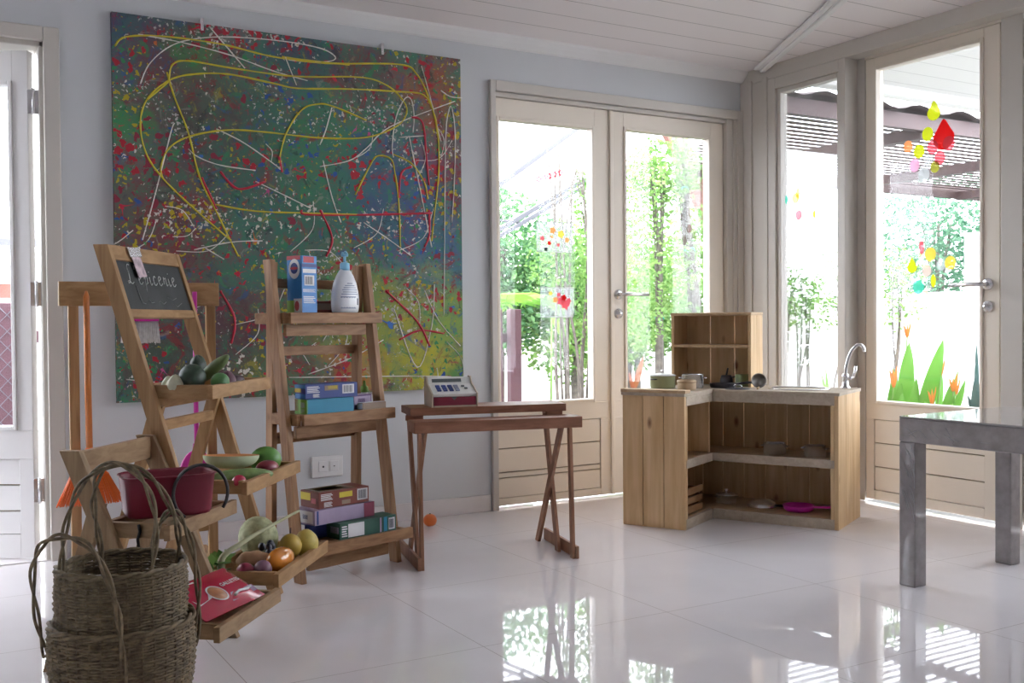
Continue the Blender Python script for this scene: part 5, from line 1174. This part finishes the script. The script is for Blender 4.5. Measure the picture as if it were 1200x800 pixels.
# slanted brace post seen through the right back pane
t = thing('roof_timber', 'slanting pinkish brown timber under the pergola corner behind the back door', 'timber', (1.0, 2.4, 1.8))
M['pinkwood'] = plain('faded pink brown timber', (.20, .085, .065), .7, .12, 10)
b = MB(); b.beam((1.62, 2.75, 2.62), (2.20, 2.75, 1.63), (.86, 0, .5), .20, .06); b.build('timber', 'pinkwood', t)
# white canopy over the side passage
t = thing('canopy_frame', 'pale sloping canopy rails outside the left back door', 'canopy', (-.3, 2.0, 1.9))
M['palegrey'] = plain('pale grey metal', (.10, .10, .12), .5, .05, 10)
for (p, q, r) in (((-1.05, 2.0, 1.48), (.85, 2.0, 2.78), .018), ((-.98, 2.0, 1.29), (.40, 2.0, 2.03), .017), ((-.98, 2.0, 1.24), (.30, 2.0, 1.93), .014), ((-1.0, 2.0, 1.64), (-.28, 2.0, 1.60), .008)):
    b = MB(); b.beam(p, q, (0, 1, 0), r*2, r*2); b.build('rail', 'palegrey', t, bevel=.003)
# maroon fence by the side passage
def fence(label, xs, y, ztop, rail, mesh=None):
    t = thing('garden_fence', label, 'fence', (xs[0][0], y, 0))
    for x, w_ in xs:
        b = MB(); b.box(x-w_/2, x+w_/2, y, y+.06, -.05, ztop); b.build('post', 'maroonpost', t, bevel=.004)
    b = MB(); b.box(rail[0], rail[1], y+.06, y+.10, rail[2], rail[3]); b.build('rail', 'maroonpost', t, bevel=.003)
    if mesh:
        x0, x1, z0, z1 = mesh; b = MB(); st = .085
        def zig(sg, off):
            pts = []; k = 0; z = z0
            while z < z1:
                pts.append((off+(st*.25 if k % 2 else -st*.25)*sg, y-.01, z)); z += st*.55; k += 1
            return pts
        nx = int((x1-x0)/(st*.5))
        for i in range(nx): b.tube(zig(1 if i % 2 else -1, x0+i*st*.5), .0028, 4)
        b.build('wire_mesh', 'palegrey', t)
fence('maroon fence posts seen through the left back door', [(-.485, .085), (-.62, .06), (-.98, .085)], 1.8, .985, (-1.2, -.485, .76, .82))
fence('maroon fence with wire mesh outside the open left door', [(-3.60, .16), (-4.5, .10)], 2.2, 1.03, (-5.2, -3.2, .80, .87), (-4.6, -3.42, -.02, 1.02))
# garden walls
b = MB(); b.box(5.0, 5.15, -4.5, 6.0, -.05, 1.17); struct(b.build('wall_garden', 'gwall'))
b = MB(); b.box(-3.2, 5.15, 6.0, 6.15, -.05, 1.1); struct(b.build('wall_boundary', 'gwall'))
b = MB(); b.box(4.70, 4.99, 1.45, 2.09, -.05, 1.72)
for i in range(6): b.box(4.685, 4.70, 1.49+i*.10, 1.53+i*.10, .2, 1.60)
tag(b.build('garden_cabinet', 'gwall', bevel=.01), 'tall white ribbed cabinet against the garden wall beyond the garden door', 'cabinet')
# house roof across the passage
t = thing('neighbour_house', 'pale house with a white roof far beyond the open left door', 'house', (-3.6, 8, 0))
b = MB(); b.box(-7, -2.6, 8, 8.2, -.05, 1.55); b.build('house_wall', 'gwall', t)
b = MB(); b.prism([(-7.2, 7.5, 1.72), (-2.4, 7.5, 1.72), (-2.4, 7.5, 1.80), (-7.2, 7.5, 1.80)], (0, .9, .25)); b.build('roof', 'palegrey', t)
b = MB(); b.box(-6.8, -2.7, 7.96, 8.0, 1.2, 1.35); b.build('fascia', 'pinkwood', t)
# greenery
for n_, c_, d_ in (('a', (0.234, 0.406, 0.109), (0.071, 0.188, 0.040)), ('b', (0.172, 0.328, 0.125), (0.040, 0.132, 0.054)), ('c', (0.328, 0.484, 0.156), (0.125, 0.281, 0.071)), ('d', (0.142, 0.281, 0.172), (0.040, 0.118, 0.071)), ('palm', (0.234, 0.454, 0.064), (0.125, 0.312, 0.040)), ('heli', (0.156, 0.391, 0.054), (0.078, 0.250, 0.040)), ('darkspike', (0.054, 0.125, 0.102), (0.024, 0.047, 0.054)), ('orangef', (0.586, 0.220, 0.047), (0.430, 0.094, 0.031))):
    M['leaf_'+n_] = leafmat('leaf '+n_, c_, d_)
def leafcloud(b, blobs, n, size, rnd, elong=1.6):
    tot = sum(r[0]*r[1]*r[2] for _, r in blobs)
    for c, r in blobs:
        for i in range(int(n*r[0]*r[1]*r[2]/tot)):
            while True:
                d = V(rnd.uniform(-1, 1), rnd.uniform(-1, 1), rnd.uniform(-1, 1))
                if d.length < 1: break
            p = V(c[0]+d.x*r[0], c[1]+d.y*r[1], c[2]+d.z*r[2])
            a = V(rnd.gauss(0, 1), rnd.gauss(0, 1), rnd.gauss(-.2, .6)).normalized(); s = a.cross(V(rnd.gauss(0, 1), rnd.gauss(0, 1), rnd.gauss(0, 1))).normalized()
            L_ = size*rnd.uniform(.6, 1.25)
            q = s.cross(a)*L_*.12
            b.quadset([p, p+a*L_*.45+s*L_/elong*.5+q, p+a*L_, p+a*L_*.45-s*L_/elong*.5+q], [(0, 1, 2), (0, 2, 3)])
def tree(name, label, base, stems, blobs, n, size, mat, seed, bark='bark', group=None, ties=()):
    rnd = random.Random(seed); t = thing(name, label, 'tree' if 'tree' in name else 'shrub', base, group)
    b = MB()
    for st in stems: b.tube(spline(st[0], 5), [st[1]*(1-.6*i/(5*(len(st[0])-1))) for i in range(5*(len(st[0])-1)+1)], 6)
    b.build('stems', bark, t)
    b = MB(); leafcloud(b, blobs, n, size, rnd); b.build('foliage', mat, t, recalc=False)
    for (x, y, z, r) in ties:
        b = MB(); b.tube([(x+r*math.cos(a), y+r*math.sin(a), z+.01*math.sin(3*a)) for a in [2*PI*k/20 for k in range(20)]], .006, 5, closed=True)
        b.tube([(x-r*.5, y-r, z), (x-r*1.2, y-r*1.3, z-.04)], .004, 4); b.build('tie', 'twine', t)
rnd = random.Random(12)
def bundle(x, y, z0, z1, n, sp, lean=0, r=.014, bend=.04):
    out = []
    for i in range(n):
        dx, dy = rnd.uniform(-sp, sp), rnd.uniform(-sp, sp)
        out.append(([(x+dx, y+dy, z0), (x+dx*1.2+lean*.3+rnd.uniform(-bend, bend), y+dy, z0+(z1-z0)*.33), (x+dx*.7+lean*.7+rnd.uniform(-bend, bend), y+dy*.7, z0+(z1-z0)*.66), (x+dx*2.5+lean, y+dy*2, z1)], r*rnd.uniform(.6, 1.2)))
    return out
tree('leafy_shrub', 'tall many stemmed shrub close behind the left back door pane', (-.36, 1.3, -.05), bundle(-.40, 1.3, -.05, 2.0, 7, .05, -.05, .012)+bundle(-.21, 1.3, -.05, 1.9, 9, .05, .05, .013),
     [((-.13, 1.35, 1.35), (.24, .25, .30)), ((-.20, 1.35, .95), (.20, .2, .30)), ((-.42, 1.4, 1.25), (.22, .2, .2)), ((-.1, 1.4, 1.75), (.2, .2, .2))], 2600, .034, 'leaf_a', 1)
tree('leafy_shrub', 'thin tied shrub behind the middle of the right back door pane', (.61, 1.6, -.05), bundle(.60, 1.6, -.05, 2.0, 5, .03, -.02, .018, .02), [((.50, 1.6, 1.80), (.28, .25, .30)), ((.62, 1.6, 1.25), (.25, .22, .30)), ((.45, 1.6, .9), (.22, .2, .22))], 2300, .042, 'leaf_c', 2, ties=((.60, 1.6, .92, .03),))
tree('leafy_shrub', 'dark stemmed shrub tied with teal twine at the right of the back door', (.95, 1.6, -.05), bundle(1.0, 1.6, -.05, 2.6, 8, .035, -.22, .022, .02), [((.70, 1.65, 2.0), (.30, .28, .24)), ((1.02, 1.65, 1.45), (.20, .2, .30)), ((1.05, 1.65, .95), (.22, .2, .25))], 2400, .044, 'leaf_a', 3, ties=((.80, 1.6, 1.86, .055), (.86, 1.6, 1.42, .055)))
for i, (x, y, zc, rx, rz, m, lb) in enumerate([(.35, 3.6, 1.35, .75, .75, 'leaf_b', 'dense green tree behind the canopy rails'), (1.3, 3.7, 1.1, .7, .8, 'leaf_c', 'bright green tree behind the tied shrubs'), (2.3, 4.2, 1.2, .7, .8, 'leaf_a', 'rounded tree under the end of the pergola behind the back door'), (-.3, 4.6, .9, .7, .6, 'leaf_d', 'dark bluish tree low behind the maroon posts'),
        (6.3, 3.6, 1.7, 1.0, 1.0, 'leaf_d', 'dark tree beyond the garden wall at the left of the garden door'), (7.9, 2.4, 2.1, 1.3, 1.4, 'leaf_c', 'bright feathery tree beyond the garden wall'), (8.0, .3, 2.1, 1.4, 1.4, 'leaf_a', 'broad tree beyond the garden wall near the white cabinet'), (4.2, 4.9, 1.6, .8, .9, 'leaf_c', 'pale green tree beyond the narrow window'), (-4.4, 4.2, .9, .8, .6, 'leaf_b', 'green bush beyond the mesh fence outside the open door')]):
    tree('garden_tree', lb, (x, y, -.05), bundle(x, y, -.05, zc+rz*.3, 4, .08, 0, .035), [((x, y, zc), (rx, rx*.8, rz)), ((x+rx*.5, y, zc-.2*rz), (rx*.6, rx*.6, rz*.6))], 5600, .068, m, 20+i)
# palm and banana leaves near the fence
def frond(b, p, d, L_, droop, wl, nl, rnd):
    p = V(p); d = V(d).normalized(); pts = []
    for i in range(14):
        t_ = i/13; pts.append(p+d*L_*t_+V(0, 0, -droop*t_*t_))
    b.tube(pts, [.006*(1-.7*i/13) for i in range(14)], 5)
    sd = d.cross(Z).normalized()
    for i in range(2, 14):
        for sg in (1, -1):
            q = pts[i]; dd = (sd*sg*.8+d*.6-Z*.35).normalized(); l = wl*math.sin(PI*min(1, (i+1)/14)*.9+.2); u = d*.012
            b.quadset([q-u, q+u, q+dd*l*.6+u*.8-Z*.01, q+dd*l-Z*.04], [(0, 1, 2, 3)])
t = thing('palm', 'bright green palm fronds above the maroon posts', 'palm', (-.5, 2.5, -.05)); rnd = random.Random(6)
b = MB()
for a, L_, el in ((.2, .55, .55), (1.0, .5, .8), (2.2, .5, .6), (3.3, .55, .45), (4.3, .5, .6), (5.4, .5, .7), (2.8, .45, .9)): frond(b, (-.12, 2.5, 1.02), (math.cos(a), math.sin(a)*.6, el), L_, .35, .24, 12, rnd)
b.build('fronds', 'leaf_palm', t, recalc=False)
b = MB(); b.tube([(-.12, 2.5, -.05), (-.12, 2.5, 1.02)], [.02, .015], 8); b.build('trunk', 'bark', t)
def blade(b, base, tip, w_, sag=.1, n=8):
    base, tip = V(base), V(tip); d = tip-base; s = d.cross(V(.50, .86, 0)); s = s.normalized() if s.length > 1e-6 else V(1, 0, 0); f = s.cross(d).normalized(); L_, R_, Mid = [], [], []
    for i in range(n+1):
        t_ = i/n; wv = w_*math.sin(PI*min(1, .12+.88*t_))**.8 if t_ < 1 else 0.001
        p = base+d*t_+f*sag*math.sin(PI*t_)*-.5
        L_.append(p+s*wv+f*wv*.3); R_.append(p-s*wv+f*wv*.3); Mid.append(p)
    vs2 = L_+Mid+R_; m = n+1
    b.quadset(vs2, [(i, i+1, m+i+1, m+i) for i in range(n)]+[(m+i, m+i+1, 2*m+i+1, 2*m+i) for i in range(n)], 0, True)
t = thing('banana_plant', 'pale green banana leaf between the shrub stems', 'plant', (-.3, 1.9, -.05))
b = MB(); blade(b, (-.13, 1.9, .93), (0.0, 1.87, .75), .03); b.build('leaves', 'leaf_palm', t, recalc=False)
b = MB(); b.tube([(-.15, 1.9, -.05), (-.13, 1.9, .93)], .008, 8); b.build('stalk', 'leaf_c', t)
# heliconias below the garden door pane
def heli(label, x, y, blades, flowers, m='leaf_heli', name='heliconia'):
    t = thing(name, label, 'plant', (x, y, -.05))
    for (y0, z0, y1, z1, w_, dx) in blades:
        b = MB(); blade(b, (x+dx, y0, z0), (x+dx+.03, y1, z1), w_, .06); b.tube([(x+dx, y0*.6+y*.4, -.05), (x+dx, y0, z0+.02)], .008, 6); b.build('leaf', m, t, recalc=False)
    for (y0, z1, dx) in flowers:
        b = MB(); b.tube([(x+dx, y, -.05), (x+dx, y0, z1)], .004, 5); b.build('flower_stalk', 'leaf_c', t)
        b = MB()
        for k in range(5):
            a = 2*PI*k/5; blade(b, (x+dx, y0, z1-.01), (x+dx+.02*math.cos(a), y0+.022*math.sin(a), z1+.05+.01*k), .006, .01, 4)
        b.build('flower', 'leaf_orangef', t, recalc=False)
heli('broad green heliconia leaves at the left of the garden door pane', .6, -.42, [(-.50, .40, -.53, .77, .042, 0), (-.42, .30, -.41, .58, .045, .03), (-.46, .30, -.52, .55, .035, -.05), (-.47, .28, -.40, .50, .03, -.1), (-.52, .3, -.55, .5, .03, -.08), (-.38, .3, -.36, .62, .030, .08), (-.44, .3, -.47, .66, .026, .10), (-.55, .3, -.62, .60, .024, .06)], [(-.46, .80, .1), (-.50, .53, -.06), (-.43, .55, .02)])
heli('tall slanting heliconia leaf in the middle of the garden door pane', .62, -.62, [(-.60, .36, -.73, .79, .042, 0), (-.58, .34, -.68, .72, .035, .05), (-.57, .30, -.60, .58, .03, -.05), (-.62, .28, -.56, .46, .03, -.06), (-.66, .30, -.76, .62, .022, .08), (-.62, .3, -.64, .64, .020, .10)], [(-.70, .60, .05), (-.72, .45, -.05)])
heli('low heliconia with short leaves right of the slanting leaf', .60, -.78, [(-.76, .36, -.80, .57, .032, 0), (-.74, .32, -.84, .58, .022, .05), (-.72, .34, -.66, .46, .03, -.04), (-.78, .38, -.86, .46, .03, -.08)], [(-.81, .52, .02), (-.77, .50, .1)])
heli('dark spiky plant at the right edge of the garden door pane', .62, -.95, [(-.92, .30, -.925, .78, .014, 0), (-.93, .3, -.90, .62, .02, .03), (-.96, .3, -.975, .66, .03, .02), (-.95, .3, -.94, .60, .03, -.03), (-.98, .3, -1.02, .60, .03, -.02), (-.93, .3, -.86, .50, .018, .02)], [], 'leaf_darkspike', 'spiky_plant')
heli('pale green spider leaves low behind the narrow window', .55, -.02, [(-.02, .25, .02, .62, .012, 0), (0, .25, .10, .58, .012, .05), (-.05, .25, -.14, .56, .012, 0), (-.05, .25, -.20, .50, .012, .05), (0, .22, .12, .46, .012, 0)], [], 'leaf_palm', 'spider_plant')
t = thing('croton', 'small plant with an upright red and yellow leaf behind the casserole', 'plant', (.105, 1.25, -.05))
M['leaf_croton'] = leafmat('croton leaf', (.28, .13, .03), (.22, .04, .03))
b = MB(); blade(b, (.105, 1.25, .44), (.185, 1.25, .665), .020, .02); blade(b, (.105, 1.25, .42), (.06, 1.25, .56), .014, .02); b.build('leaf', 'leaf_croton', t, recalc=False)
b = MB(); b.tube([(.105, 1.25, -.05), (.105, 1.25, .46)], .006, 6); b.build('stalk', 'bark', t)
for i, (x, y, lb) in enumerate([(1.40, 1.18, 'thin bare stemmed shrub at the left of the narrow window'), (1.48, 1.02, 'thin bare stemmed shrub in the middle of the narrow window'), (1.55, .82, 'leaning bare stemmed shrub at the right of the narrow window'), (1.9, .62, 'pale thin shrub behind the heliconia')]):
    tree('thin_shrub', lb, (x, y, -.05), bundle(x, y, -.05, 1.25, 6, .05, rnd.uniform(-.1, .1), .010, .06), [((x, y, 1.12), (.26, .24, .32))], 420, .04, 'leaf_c', 50+i)
